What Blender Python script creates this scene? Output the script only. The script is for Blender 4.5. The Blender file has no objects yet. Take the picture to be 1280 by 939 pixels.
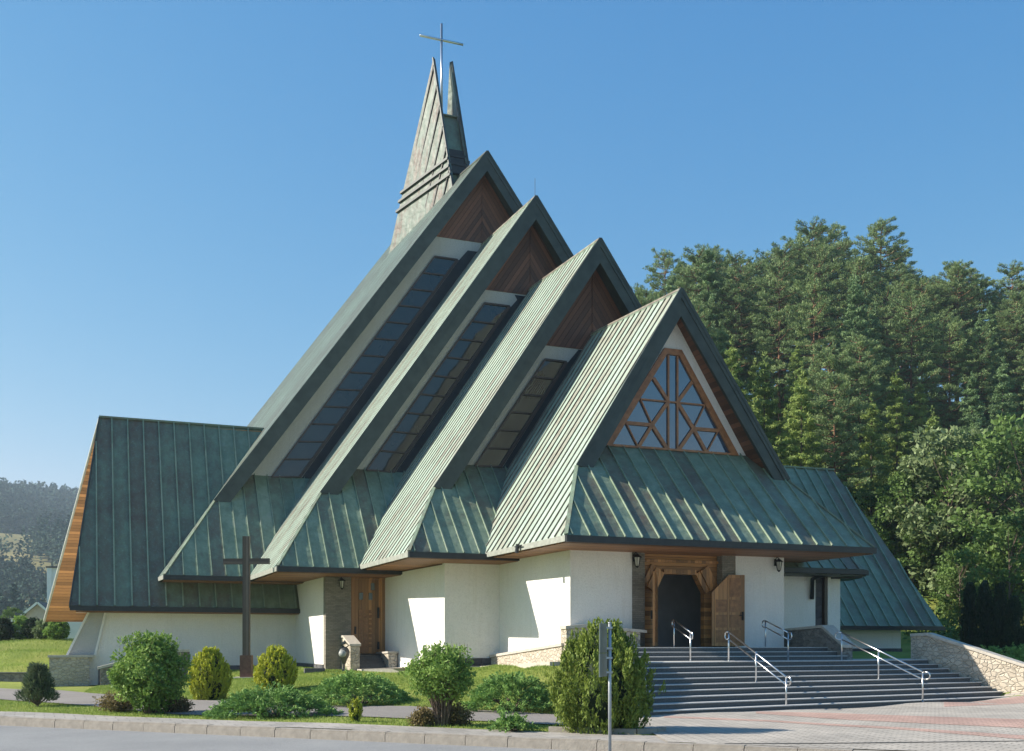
import bpy, math, random
import numpy as np
from mathutils import Vector, Matrix
R = math.radians
random.seed(7)
rng = np.random.default_rng(11)
SC = bpy.context.scene
COL = SC.collection

# ------------------------------------------------------------------ camera, sky, sun, exposure
cam_d = bpy.data.cameras.new("camera")
cam = bpy.data.objects.new("camera", cam_d)
COL.objects.link(cam)
cam.location = (0, 0, 2.0)
cam.rotation_euler = (R(90), 0, 0)
cam_d.sensor_width = 36
cam_d.lens = 36 * 1341 / 1280
cam_d.shift_y = 0.2621
cam_d.clip_end = 6000
SC.camera = cam

SUN_EL = 32.0
SUN_AZ = 181.0            # direction towards the sun, degrees from +X, counter-clockwise
to_sun = Vector((math.cos(R(SUN_AZ)) * math.cos(R(SUN_EL)), math.sin(R(SUN_AZ)) * math.cos(R(SUN_EL)), math.sin(R(SUN_EL))))
world = bpy.data.worlds.new("World")
SC.world = world
world.use_nodes = True
wn = world.node_tree
bg = wn.nodes["Background"]
sky = wn.nodes.new("ShaderNodeTexSky")
sky.sky_type = 'NISHITA'
sky.sun_disc = False
sky.sun_elevation = R(SUN_EL)
sky.sun_rotation = R(90 - SUN_AZ)
sky.altitude = 600
sky.air_density = 1.0
sky.dust_density = 0.3
sky.ozone_density = 4.0
# the clear alpine sky: deeper blue overhead, paler but not brighter towards the horizon
sep = wn.nodes.new("ShaderNodeSeparateColor")
cmb = wn.nodes.new("ShaderNodeCombineColor")
wn.links.new(sky.outputs[0], sep.inputs[0])
for ch, (mul, pw) in enumerate(((0.40, 1.79), (0.941, 0.82), (1.92, 0.395))):
    mn = wn.nodes.new("ShaderNodeMath")
    mn.operation = 'MINIMUM'
    mn.inputs[1].default_value = (3.0, 7.0, 10.0)[ch]
    p_ = wn.nodes.new("ShaderNodeMath")
    p_.operation = 'POWER'
    p_.inputs[1].default_value = pw
    m_ = wn.nodes.new("ShaderNodeMath")
    m_.operation = 'MULTIPLY'
    m_.inputs[1].default_value = mul
    wn.links.new(sep.outputs[ch], mn.inputs[0])
    wn.links.new(mn.outputs[0], p_.inputs[0])
    wn.links.new(p_.outputs[0], m_.inputs[0])
    wn.links.new(m_.outputs[0], cmb.inputs[ch])
wn.links.new(cmb.outputs[0], bg.inputs[0])
bg.inputs[1].default_value = 0.107
sun_d = bpy.data.lights.new("sun", 'SUN')
sun_d.energy = 5.0
sun_d.angle = R(0.5)
sun_d.color = (1.0, 0.92, 0.79)
sun = bpy.data.objects.new("sun", sun_d)
COL.objects.link(sun)
sun.rotation_euler = to_sun.to_track_quat('Z', 'Y').to_euler()
vs = SC.view_settings
vs.view_transform = 'Standard'
vs.look = 'None'
vs.exposure = 0.95
vs.gamma = 1
vs.use_curve_mapping = False
SC.cycles.use_denoising = True
SC.cycles.max_bounces = 6
SC.cycles.diffuse_bounces = 4
SC.cycles.glossy_bounces = 3
SC.cycles.transmission_bounces = 4
SC.cycles.transparent_max_bounces = 6
SC.cycles.volume_bounces = 0

# ------------------------------------------------------------------ frames of reference
TH = R(21.75)                      # the church is turned by this angle against the view
CO = Vector((7.577, 38.325))       # middle of its front eave, on the ground
CU = Vector((math.cos(TH), math.sin(TH)))
CV = Vector((-math.sin(TH), math.cos(TH)))


def W(a, b, z=0.0):
    p = CO + CU * a + CV * b
    return Vector((p.x, p.y, z))


# ------------------------------------------------------------------ materials
def mat(name):
    m = bpy.data.materials.new(name)
    m.use_nodes = True
    nt = m.node_tree
    return m, nt, nt.nodes["Principled BSDF"]


def N(nt, t, **kw):
    n = nt.nodes.new(t)
    for k, v in kw.items():
        if k.startswith("i_"):
            key = k[2:]
            key = int(key) if key.isdigit() else key
            n.inputs[key].default_value = v
        else:
            setattr(n, k, v)
    return n


def ramp(nt, fac, stops):
    r = nt.nodes.new("ShaderNodeValToRGB")
    e = r.color_ramp.elements
    while len(e) < len(stops):
        e.new(0.5)
    for i, (p, c) in enumerate(stops):
        e[i].position = p
        e[i].color = (*c, 1) if len(c) == 3 else c
    nt.links.new(fac, r.inputs[0])
    return r.outputs[0]


def coords(nt, scale=(1, 1, 1), rot=(0, 0, 0), kind="Object"):
    tc = nt.nodes.new("ShaderNodeTexCoord")
    mp = nt.nodes.new("ShaderNodeMapping")
    mp.inputs["Scale"].default_value = scale
    mp.inputs["Rotation"].default_value = rot
    nt.links.new(tc.outputs[kind], mp.inputs[0])
    return mp.outputs[0]


def noise(nt, vec, scale, detail=4, rough=0.55):
    n = N(nt, "ShaderNodeTexNoise", i_Scale=scale, i_Detail=detail, i_Roughness=rough)
    nt.links.new(vec, n.inputs["Vector"])
    return n.outputs["Fac"]


def mixc(nt, a, b, fac, mode='MIX'):
    n = nt.nodes.new("ShaderNodeMix")
    n.data_type = 'RGBA'
    n.blend_type = mode
    for v, k in ((fac, 0), (a, 6), (b, 7)):
        if hasattr(v, "default_value") or hasattr(v, "is_output"):
            nt.links.new(v, n.inputs[k])
        elif k == 0:
            n.inputs[0].default_value = v
        else:
            n.inputs[k].default_value = (*v, 1)
    return n.outputs[2]


def math_(nt, op, a, b=None):
    n = nt.nodes.new("ShaderNodeMath")
    n.operation = op
    for i, v in enumerate((a, b)):
        if v is None:
            continue
        if isinstance(v, (int, float)):
            n.inputs[i].default_value = v
        else:
            nt.links.new(v, n.inputs[i])
    return n.outputs[0]


def bump(nt, bsdf, h, dist, strength=1.0):
    b = N(nt, "ShaderNodeBump", i_Strength=strength, i_Distance=dist)
    nt.links.new(h, b.inputs["Height"])
    nt.links.new(b.outputs[0], bsdf.inputs["Normal"])


def attr(nt, name):
    a = nt.nodes.new("ShaderNodeAttribute")
    a.attribute_name = name
    return a.outputs["Fac"]


def plain(name, col, rough=0.6, metal=0.0, var=0.12, sc=3.0, bmp=0.0, bsc=40):
    m, nt, b = mat(name)
    v = coords(nt)
    f = noise(nt, v, sc)
    c = ramp(nt, f, [(0.3, tuple(x * (1 - var) for x in col)), (0.7, tuple(min(1, x * (1 + var)) for x in col))])
    nt.links.new(c, b.inputs["Base Color"])
    b.inputs["Roughness"].default_value = rough
    b.inputs["Metallic"].default_value = metal
    if bmp:
        bump(nt, b, noise(nt, v, bsc, 3), bmp)
    return m


def copper(name, stops, rough=0.5):
    """Patinated standing-seam copper: every pan weathered a little differently, run-off streaks, dents."""
    m, nt, b = mat(name)
    v = coords(nt)
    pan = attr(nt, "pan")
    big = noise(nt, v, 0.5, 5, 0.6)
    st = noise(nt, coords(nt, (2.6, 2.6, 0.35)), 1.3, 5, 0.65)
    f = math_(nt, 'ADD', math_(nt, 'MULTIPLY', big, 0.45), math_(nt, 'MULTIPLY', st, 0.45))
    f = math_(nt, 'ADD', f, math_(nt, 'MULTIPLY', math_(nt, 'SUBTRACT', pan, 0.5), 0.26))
    c = ramp(nt, f, stops)
    sp = noise(nt, v, 9, 5, 0.7)
    c = mixc(nt, c, (0.36, 0.50, 0.45), math_(nt, 'MULTIPLY', ramp(nt, sp, [(0.55, (0, 0, 0)), (0.75, (1, 1, 1))]), 0.25))
    dirt = noise(nt, coords(nt, (1, 1, 0.5)), 2.2, 6, 0.75)
    c = mixc(nt, c, (0.10, 0.085, 0.07), math_(nt, 'MULTIPLY', ramp(nt, dirt, [(0.55, (0, 0, 0)), (0.8, (1, 1, 1))]), 0.5))
    nt.links.new(c, b.inputs["Base Color"])
    b.inputs["Roughness"].default_value = rough
    b.inputs["Specular IOR Level"].default_value = 0.35
    bump(nt, b, noise(nt, coords(nt, (1, 1, 1.6)), 1.9, 2, 0.4), 0.06, 0.9)
    return m


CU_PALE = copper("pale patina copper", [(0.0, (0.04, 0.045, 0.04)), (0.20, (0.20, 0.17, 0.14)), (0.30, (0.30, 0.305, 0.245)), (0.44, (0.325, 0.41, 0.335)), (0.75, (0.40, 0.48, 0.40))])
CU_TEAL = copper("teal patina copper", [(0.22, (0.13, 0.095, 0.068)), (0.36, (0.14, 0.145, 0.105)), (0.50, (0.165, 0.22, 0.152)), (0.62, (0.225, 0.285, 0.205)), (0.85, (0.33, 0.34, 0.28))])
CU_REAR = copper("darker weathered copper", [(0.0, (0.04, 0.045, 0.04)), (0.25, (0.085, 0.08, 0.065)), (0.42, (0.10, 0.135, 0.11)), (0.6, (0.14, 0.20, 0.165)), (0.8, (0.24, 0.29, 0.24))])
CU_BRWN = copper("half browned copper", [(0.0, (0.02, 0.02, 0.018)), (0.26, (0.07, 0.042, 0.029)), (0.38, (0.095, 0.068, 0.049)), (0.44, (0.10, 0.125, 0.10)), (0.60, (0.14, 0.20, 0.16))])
CU_DARK = plain("dark oxidised copper trim", (0.038, 0.048, 0.042), 0.5, 0.0, 0.3, 2.0)
GUTTER = plain("dark gutter metal", (0.028, 0.03, 0.032), 0.45, 0.3, 0.2, 4)
FLASH_SHADE = plain("shade-dark copper flashing", (0.022, 0.026, 0.03), 0.5, 0.2, 0.3, 2.0)  # copper flashing with the shadow already in its colour
EDGE = plain("pale zinc eave edge", (0.33, 0.34, 0.30), 0.5, 0.2, 0.2, 5)


def plaster(name, col):
    m, nt, b = mat(name)
    v = coords(nt)
    f = noise(nt, v, 0.7, 6, 0.6)
    c = ramp(nt, f, [(0.3, tuple(x * 0.93 for x in col)), (0.65, col)])
    st = noise(nt, coords(nt, (3, 3, 0.25)), 1.5, 5)
    c = mixc(nt, c, tuple(x * y for x, y in zip(col, (0.70, 0.67, 0.60))), math_(nt, 'MULTIPLY', ramp(nt, st, [(0.54, (0, 0, 0)), (0.80, (1, 1, 1))]), 0.36))
    g = noise(nt, v, 15, 4, 0.75)
    c = mixc(nt, c, tuple(x * 0.82 for x in col), math_(nt, 'MULTIPLY', ramp(nt, g, [(0.48, (0, 0, 0)), (0.68, (1, 1, 1))]), 0.75))
    nt.links.new(c, b.inputs["Base Color"])
    b.inputs["Roughness"].default_value = 0.9
    bump(nt, b, noise(nt, v, 16, 5, 0.75), 0.06, 0.8)
    return m


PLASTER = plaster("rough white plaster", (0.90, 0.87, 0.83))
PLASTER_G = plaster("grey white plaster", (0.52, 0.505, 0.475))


def boards(name, col, width, axis_nodes, grain=(1, 1, 1), rough=0.6, gap=0.06):
    """Plank cladding: axis_nodes(nt, separate-xyz) gives the coordinate across the planks."""
    m, nt, b = mat(name)
    tc = nt.nodes.new("ShaderNodeTexCoord")
    sx = nt.nodes.new("ShaderNodeSeparateXYZ")
    nt.links.new(tc.outputs["Object"], sx.inputs[0])
    t = math_(nt, 'DIVIDE', axis_nodes(nt, sx), width)
    cell = math_(nt, 'FLOOR', t)
    fr = math_(nt, 'FRACT', t)
    wn_ = nt.nodes.new("ShaderNodeTexWhiteNoise")
    wn_.noise_dimensions = '1D'
    nt.links.new(cell, wn_.inputs["W"])
    v = coords(nt, grain)
    gr = noise(nt, v, 5, 6, 0.65)
    f = math_(nt, 'ADD', math_(nt, 'MULTIPLY', wn_.outputs["Value"], 0.55), math_(nt, 'MULTIPLY', gr, 0.45))
    c = ramp(nt, f, [(0.2, tuple(x * 0.5 for x in col)), (0.5, col), (0.8, tuple(min(1, x * 1.55) for x in col))])
    d = math_(nt, 'ABSOLUTE', math_(nt, 'SUBTRACT', fr, 0.5))
    g = ramp(nt, d, [(0.5 - gap, (0, 0, 0)), (0.5 - gap * 0.4, (1, 1, 1))])
    c = mixc(nt, c, tuple(x * 0.25 for x in col), g)
    nt.links.new(c, b.inputs["Base Color"])
    b.inputs["Roughness"].default_value = rough
    hh = math_(nt, 'SUBTRACT', math_(nt, 'MULTIPLY', gr, 0.2), g)
    bump(nt, b, hh, 0.012)
    return m


CHEV = boards("dark chevron boarding", (0.13, 0.052, 0.028), 0.21,
              lambda nt, s: math_(nt, 'ADD', math_(nt, 'MULTIPLY', math_(nt, 'ABSOLUTE', s.outputs[0]), 0.83), math_(nt, 'MULTIPLY', s.outputs[2], 0.56)), (2, 2, 2))
SOFFIT = boards("brown soffit boarding", (0.27, 0.125, 0.055), 0.14, lambda nt, s: s.outputs[1], (0.6, 6, 6))
SOFFIT_X = boards("orange soffit boarding", (0.42, 0.20, 0.075), 0.16, lambda nt, s: s.outputs[2], (1, 1, 9))
RAKE_SOF = boards("red brown rake soffit", (0.15, 0.062, 0.032), 0.17, lambda nt, s: s.outputs[2], (1, 1, 8))
DOORW = boards("honey door wood", (0.42, 0.205, 0.07), 0.17, lambda nt, s: s.outputs[2], (0.5, 0.5, 8), 0.45, 0.05)
DOORV = boards("honey door wood upright", (0.38, 0.185, 0.068), 0.16, lambda nt, s: s.outputs[0], (7, 7, 0.5), 0.45, 0.04)
DOORD = plain("darker door panel wood", (0.28, 0.125, 0.045), 0.45, 0, 0.35, 6, 0.004, 20)
FRAMEW = plain("reddish window frame wood", (0.30, 0.125, 0.05), 0.45, 0, 0.3, 6)
FRAMED = plain("dark window frame", (0.055, 0.035, 0.027), 0.45, 0, 0.3, 6)
CROSSW = boards("weathered cross wood", (0.15, 0.115, 0.095), 0.11, lambda nt, s: s.outputs[0], (9, 9, 0.6), 0.85, 0.03)
CROSSB = plain("red brown cross foot", (0.14, 0.065, 0.045), 0.7, 0, 0.3, 6)


def rubble(name, c0, c1, mortar, sc=5.6, dep=0.03):
    m, nt, b = mat(name)
    v = coords(nt, (1, 1, 1.35))
    dn = N(nt, "ShaderNodeTexNoise", i_Scale=3.5, i_Detail=2)
    nt.links.new(v, dn.inputs["Vector"])
    vv = nt.nodes.new("ShaderNodeMix")
    vv.data_type = 'VECTOR'
    vv.inputs[0].default_value = 0.09
    nt.links.new(v, vv.inputs[4])
    nt.links.new(dn.outputs["Color"], vv.inputs[5])
    vo = N(nt, "ShaderNodeTexVoronoi", i_Scale=sc, feature='F1')
    nt.links.new(vv.outputs[1], vo.inputs["Vector"])
    ve = N(nt, "ShaderNodeTexVoronoi", i_Scale=sc, feature='DISTANCE_TO_EDGE')
    nt.links.new(vv.outputs[1], ve.inputs["Vector"])
    sp = nt.nodes.new("ShaderNodeSeparateColor")
    nt.links.new(vo.outputs["Color"], sp.inputs[0])
    f = math_(nt, 'ADD', math_(nt, 'MULTIPLY', sp.outputs[0], 0.7), math_(nt, 'MULTIPLY', noise(nt, v, 14, 5, 0.7), 0.4))
    c = ramp(nt, f, [(0.2, c0), (0.8, c1)])
    e = ramp(nt, ve.outputs["Distance"], [(0.0, (1, 1, 1)), (0.06, (0, 0, 0))])
    c = mixc(nt, c, mortar, math_(nt, 'MULTIPLY', e, 0.28))
    nt.links.new(c, b.inputs["Base Color"])
    b.inputs["Roughness"].default_value = 0.9
    h = math_(nt, 'ADD', ramp(nt, ve.outputs["Distance"], [(0.0, (0, 0, 0)), (0.12, (1, 1, 1))]), math_(nt, 'MULTIPLY', noise(nt, v, 9, 5, 0.7), 0.6))
    bump(nt, b, h, dep)
    return m


RUBBLE = rubble("beige rubble stone", (0.40, 0.345, 0.27), (0.54, 0.475, 0.385), (0.38, 0.33, 0.265))
RUBBLE_G = rubble("grey rubble stone", (0.16, 0.15, 0.135), (0.27, 0.25, 0.22), (0.12, 0.11, 0.10), 5.5)
PLINTH_D = rubble("dark slate plinth", (0.06, 0.062, 0.07), (0.12, 0.12, 0.13), (0.05, 0.05, 0.05), 2.6, 0.03)
CAPST = plain("pale stone coping", (0.47, 0.43, 0.37), 0.85, 0, 0.15, 6, 0.01, 30)


def bricky(name, c1, c2, mortar, w, h, rot=0.0, msize=0.012, vert=False, dep=0.015, offs=0.5, bias=0.0):
    m, nt, b = mat(name)
    tc = nt.nodes.new("ShaderNodeTexCoord")
    src = tc.outputs["Object"]
    if vert:
        sx = nt.nodes.new("ShaderNodeSeparateXYZ")
        nt.links.new(src, sx.inputs[0])
        cb = nt.nodes.new("ShaderNodeCombineXYZ")
        nt.links.new(math_(nt, 'ADD', sx.outputs[0], sx.outputs[1]), cb.inputs[0])
        nt.links.new(sx.outputs[2], cb.inputs[1])
        src = cb.outputs[0]
    mp = nt.nodes.new("ShaderNodeMapping")
    mp.inputs["Rotation"].default_value = (0, 0, rot)
    nt.links.new(src, mp.inputs[0])
    br = N(nt, "ShaderNodeTexBrick", i_Scale=1.0, offset=offs)
    br.inputs["Color1"].default_value = (*c1, 1)
    br.inputs["Color2"].default_value = (*c2, 1)
    br.inputs["Mortar"].default_value = (*mortar, 1)
    br.inputs["Mortar Size"].default_value = msize
    br.inputs["Brick Width"].default_value = w
    br.inputs["Row Height"].default_value = h
    br.inputs["Bias"].default_value = bias
    nt.links.new(mp.outputs[0], br.inputs["Vector"])
    g = noise(nt, mp.outputs[0], 0.5, 6, 0.65)
    c = mixc(nt, br.outputs["Color"], (0.5, 0.5, 0.5), 0.0)
    c = mixc(nt, c, ramp(nt, g, [(0.3, (0.72, 0.72, 0.72)), (0.7, (1.12, 1.1, 1.08))]), 1.0, 'MULTIPLY')
    fine = noise(nt, mp.outputs[0], 30, 4, 0.7)
    c = mixc(nt, c, ramp(nt, fine, [(0.3, (0.75, 0.75, 0.75)), (0.7, (1.15, 1.15, 1.15))]), 1.0, 'MULTIPLY')
    nt.links.new(c, b.inputs["Base Color"])
    b.inputs["Roughness"].default_value = 0.85
    hh = math_(nt, 'SUBTRACT', math_(nt, 'MULTIPLY', fine, 0.5), br.outputs["Fac"])
    bump(nt, b, hh, dep)
    return m


SPLIT = bricky("split face grey stone", (0.24, 0.22, 0.185), (0.34, 0.31, 0.265), (0.19, 0.175, 0.15), 0.22, 0.07, 0, 0.006, True, 0.03)
PAVER = bricky("grey concrete pavers", (0.42, 0.385, 0.335), (0.52, 0.475, 0.415), (0.20, 0.18, 0.155), 0.34, 0.17, R(40), 0.014, False, 0.006)
PAVER_R = bricky("red concrete pavers", (0.46, 0.30, 0.245), (0.54, 0.36, 0.30), (0.22, 0.16, 0.13), 0.34, 0.17, R(40), 0.014, False, 0.006)
SIDEW = bricky("sidewalk slabs", (0.34, 0.315, 0.285), (0.42, 0.39, 0.355), (0.22, 0.20, 0.18), 0.5, 0.5, R(-24), 0.012, False, 0.006)
KERBM = plain("worn concrete kerb", (0.31, 0.275, 0.235), 0.9, 0, 0.2, 4, 0.01, 25)


def asphalt(name, lo, hi):
    m, nt, b = mat(name)
    v = coords(nt)
    c = ramp(nt, noise(nt, v, 0.35, 6, 0.65), [(0.3, lo), (0.7, hi)])
    ag = noise(nt, v, 55, 3, 0.8)
    c = mixc(nt, c, ramp(nt, ag, [(0.35, (0.62, 0.62, 0.62)), (0.7, (1.25, 1.24, 1.22))]), 1.0, 'MULTIPLY')
    nt.links.new(c, b.inputs["Base Color"])
    b.inputs["Roughness"].default_value = 0.85
    bump(nt, b, ag, 0.012)
    return m


ASPH = asphalt("bleached asphalt", (0.25, 0.25, 0.25), (0.32, 0.32, 0.315))
ASPH_P = asphalt("path asphalt", (0.23, 0.205, 0.185), (0.30, 0.27, 0.25))
GRANITE = plain("grey granite in riser shade tone", (0.10, 0.10, 0.10), 0.75, 0, 0.35, 30, 0.003, 60)  # dark tone puts the shade of the risers into the stone colour
GRANITE_SUNLIT = plain("granite treads toned sunlit", (0.48, 0.465, 0.44), 0.7, 0, 0.2, 20)  # same granite, made paler to paint sunlight on the treads
STEEL = plain("brushed steel", (0.62, 0.62, 0.62), 0.28, 1.0, 0.05, 10)
GALV = plain("galvanised pole", (0.42, 0.44, 0.46), 0.45, 0.6, 0.12, 8)
SIGNB = plain("grey sign back", (0.17, 0.20, 0.185), 0.5, 0.3, 0.15, 5)
BLACKM = plain("black iron", (0.02, 0.02, 0.02), 0.5, 0.4, 0.2, 6)
BRONZE = plain("bronze sculpture", (0.10, 0.095, 0.085), 0.5, 0.3, 0.3, 8)
STATP = plain("pale sculpture body", (0.30, 0.31, 0.29), 0.55, 0.1, 0.2, 8)
LAMPG = plain("clouded lamp glass", (0.55, 0.54, 0.48), 0.2, 0, 0.1, 4)
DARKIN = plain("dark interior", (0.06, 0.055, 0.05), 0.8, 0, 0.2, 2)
INWALL = plain("interior wall", (0.45, 0.45, 0.47), 0.8, 0, 0.1, 2)


def glass(name, tint, ior):
    m, nt, b = mat(name)
    v = coords(nt)
    nt.links.new(ramp(nt, noise(nt, v, 0.6, 3), [(0.35, tuple(x * 0.7 for x in tint)), (0.65, tint)]), b.inputs["Base Color"])
    b.inputs["Roughness"].default_value = 0.03
    b.inputs["Specular IOR Level"].default_value = 0.5
    b.inputs["IOR"].default_value = ior
    bump(nt, b, noise(nt, v, 0.9, 2), 0.01, 0.5)
    return m


GLASS = glass("reflecting window glass", (0.018, 0.055, 0.11), 2.5)  # blue base colour paints a deeper sky reflection into the panes
GLASS_S = glass("strip window glass", (0.028, 0.034, 0.036), 1.7)
ROOFR = plain("far house roof", (0.045, 0.04, 0.04), 0.7, 0, 0.2, 3)
HOUSEW = plain("far house wall", (0.50, 0.42, 0.38), 0.9, 0, 0.1, 2)
HOUSEB = plain("far white wall", (0.70, 0.71, 0.74), 0.9, 0, 0.05, 2)


def foliage(name, lo, hi, trans=0.25, rnd=0.12):
    m, nt, b = mat(name)
    t = attr(nt, "tone")
    oi = nt.nodes.new("ShaderNodeObjectInfo")
    f = math_(nt, 'ADD', t, math_(nt, 'MULTIPLY', math_(nt, 'SUBTRACT', oi.outputs["Random"], 0.5), rnd * 2))
    c = ramp(nt, f, [(0.0, lo), (1.0, hi)])
    nt.links.new(c, b.inputs["Base Color"])
    b.inputs["Roughness"].default_value = 0.6
    b.inputs["Specular IOR Level"].default_value = 0.25
    tr = nt.nodes.new("ShaderNodeBsdfTranslucent")
    nt.links.new(c, tr.inputs[0])
    mx = nt.nodes.new("ShaderNodeMixShader")
    mx.inputs[0].default_value = trans
    nt.links.new(b.outputs[0], mx.inputs[1])
    nt.links.new(tr.outputs[0], mx.inputs[2])
    nt.links.new(mx.outputs[0], nt.nodes["Material Output"].inputs[0])
    return m


F_PINE = foliage("pine needles", (0.092, 0.153, 0.065), (0.268, 0.349, 0.135), 0.15)
F_SPRUCE = foliage("spruce needles", (0.084, 0.145, 0.071), (0.221, 0.326, 0.134), 0.15)
F_LARCH = foliage("larch needles", (0.140, 0.209, 0.049), (0.313, 0.392, 0.104), 0.25)
F_LEAF = foliage("broad leaves", (0.060, 0.113, 0.029), (0.178, 0.275, 0.073), 0.3)
F_SILV = foliage("silvery leaves", (0.094, 0.139, 0.053), (0.250, 0.317, 0.146), 0.3)
F_BUSH = foliage("bush leaves", (0.107, 0.202, 0.040), (0.302, 0.435, 0.099), 0.3)
F_THUJA = foliage("thuja sprays", (0.084, 0.140, 0.026), (0.281, 0.345, 0.060), 0.25)
F_GOLD = foliage("golden thuja sprays", (0.166, 0.225, 0.024), (0.664, 0.664, 0.069), 0.25)
F_JUNI = foliage("juniper sprays", (0.088, 0.186, 0.049), (0.274, 0.437, 0.109), 0.2)
F_REDD = foliage("reddish leaves", (0.106, 0.079, 0.040), (0.264, 0.211, 0.086), 0.25)
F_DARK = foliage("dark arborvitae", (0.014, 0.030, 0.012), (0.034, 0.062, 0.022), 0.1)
F_DWARF = foliage("dwarf pine needles", (0.051, 0.088, 0.044), (0.195, 0.237, 0.127), 0.15)
F_GRASS = foliage("grass blades", (0.147, 0.235, 0.039), (0.346, 0.422, 0.099), 0.3)
F_FAR = foliage("far wood foliage", (0.050, 0.090, 0.075), (0.092, 0.140, 0.098), 0.03)
F_FAR.node_tree.nodes["Principled BSDF"].inputs["Specular IOR Level"].default_value = 0.02
F_FAR.node_tree.nodes["Principled BSDF"].inputs["Roughness"].default_value = 1.0
BARK_P = plain("orange pine bark", (0.20, 0.105, 0.06), 0.9, 0, 0.4, 2.5, 0.03, 12)
BARK = plain("grey brown bark", (0.13, 0.095, 0.07), 0.9, 0, 0.35, 3, 0.03, 12)


def grassland(name, stops, sc=0.35):
    m, nt, b = mat(name)
    v = coords(nt)
    f = math_(nt, 'ADD', math_(nt, 'MULTIPLY', noise(nt, v, sc, 6, 0.65), 0.65), math_(nt, 'MULTIPLY', noise(nt, v, 9, 4, 0.7), 0.35))
    nt.links.new(ramp(nt, f, stops), b.inputs["Base Color"])
    b.inputs["Roughness"].default_value = 0.95
    b.inputs["Specular IOR Level"].default_value = 0.1
    bump(nt, b, noise(nt, v, 14, 4, 0.7), 0.05)
    return m


LAWN = grassland("lawn turf", [(0.3, (0.14, 0.19, 0.04)), (0.5, (0.23, 0.27, 0.06)), (0.7, (0.34, 0.32, 0.11))])
HILLM = grassland("forest floor", [(0.3, (0.02, 0.025, 0.01)), (0.7, (0.045, 0.045, 0.02))])


# ------------------------------------------------------------------ mesh helpers
class MB:
    def __init__(s):
        s.v, s.f, s.pan = [], [], []

    def poly(s, pts, pan=0.5):
        b = len(s.v)
        s.v += [tuple(p) for p in pts]
        s.f.append(tuple(range(b, b + len(pts))))
        s.pan.append(pan)

    def prism(s, pts, vec, pan=0.5):
        """polygon pts extruded by vec"""
        vec = Vector(vec)
        b = len(s.v)
        n = len(pts)
        s.v += [tuple(p) for p in pts] + [tuple(Vector(p) + vec) for p in pts]
        s.f.append(tuple(range(b, b + n)))
        s.f.append(tuple(range(b + 2 * n - 1, b + n - 1, -1)))
        for i in range(n):
            j = (i + 1) % n
            s.f.append((b + i, b + n + i, b + n + j, b + j))
        s.pan += [pan] * (n + 2)

    def box(s, x0, x1, y0, y1, z0, z1, pan=0.5):
        s.prism([(x0, y0, z0), (x1, y0, z0), (x1, y1, z0), (x0, y1, z0)], (0, 0, z1 - z0), pan)

    def bar(s, p, q, w, h, up=(0, 0, 1), pan=0.5):
        p, q = Vector(p), Vector(q)
        d = (q - p).normalized()
        up = Vector(up)
        sd = d.cross(up)
        if sd.length < 1e-4:
            sd = d.cross(Vector((1, 0, 0)))
        sd.normalize()
        u2 = sd.cross(d).normalized()
        c = [p + sd * a * w / 2 + u2 * b * h / 2 for a, b in ((-1, -1), (1, -1), (1, 1), (-1, 1))]
        s.prism(c, q - p, pan)

    def tube(s, pts, rads, n=8, cap=True):
        pts = [Vector(p) for p in pts]
        if isinstance(rads, (int, float)):
            rads = [rads] * len(pts)
        b = len(s.v)
        ref = Vector((0.3, 0.8, 0.52))
        for i, p in enumerate(pts):
            d = (pts[min(i + 1, len(pts) - 1)] - pts[max(i - 1, 0)]).normalized()
            a = d.cross(ref)
            if a.length < 1e-3:
                a = d.cross(Vector((1, 0, 0)))
            a.normalize()
            c = d.cross(a)
            for k in range(n):
                t = 2 * math.pi * k / n
                s.v.append(tuple(p + (a * math.cos(t) + c * math.sin(t)) * rads[i]))
        for i in range(len(pts) - 1):
            for k in range(n):
                k2 = (k + 1) % n
                s.f.append((b + i * n + k, b + i * n + k2, b + (i + 1) * n + k2, b + (i + 1) * n + k))
                s.pan.append(0.5)
        if cap:
            s.f.append(tuple(range(b, b + n)))
            e = b + (len(pts) - 1) * n
            s.f.append(tuple(range(e + n - 1, e - 1, -1)))
            s.pan += [0.5, 0.5]

    def lathe(s, c, prof, n=20):
        c = Vector(c)
        s.tube([c + Vector((0, 0, z)) for r, z in prof], [r for r, z in prof], n)

    def build(s, name, m, parent=None, smooth=False, loc=None):
        me = bpy.data.meshes.new(name)
        me.from_pydata(s.v, [], s.f)
        a = me.attributes.new("pan", 'FLOAT', 'FACE')
        a.data.foreach_set("value", s.pan)
        me.materials.append(m)
        if smooth:
            me.polygons.foreach_set("use_smooth", [True] * len(me.polygons))
        import bmesh
        bm = bmesh.new()
        bm.from_mesh(me)
        bmesh.ops.recalc_face_normals(bm, faces=bm.faces)
        bm.to_mesh(me)
        bm.free()
        o = bpy.data.objects.new(name, me)
        COL.objects.link(o)
        if parent:
            o.parent = parent
        if loc is not None:
            o.location = loc
        return o


def thing(name, label, cat, loc=(0, 0, 0), rz=0.0, group=None):
    o = bpy.data.objects.new(name, None)
    o.empty_display_size = 0.3
    COL.objects.link(o)
    o.location = loc
    o.rotation_euler = (0, 0, rz)
    o["label"] = label
    o["category"] = cat
    if group:
        o["group"] = group
    return o


def tag(o, label, cat, group=None):
    o["label"] = label
    o["category"] = cat
    if group:
        o["group"] = group
    return o


def struct(o, kind="structure"):
    o["kind"] = kind
    return o


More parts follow.
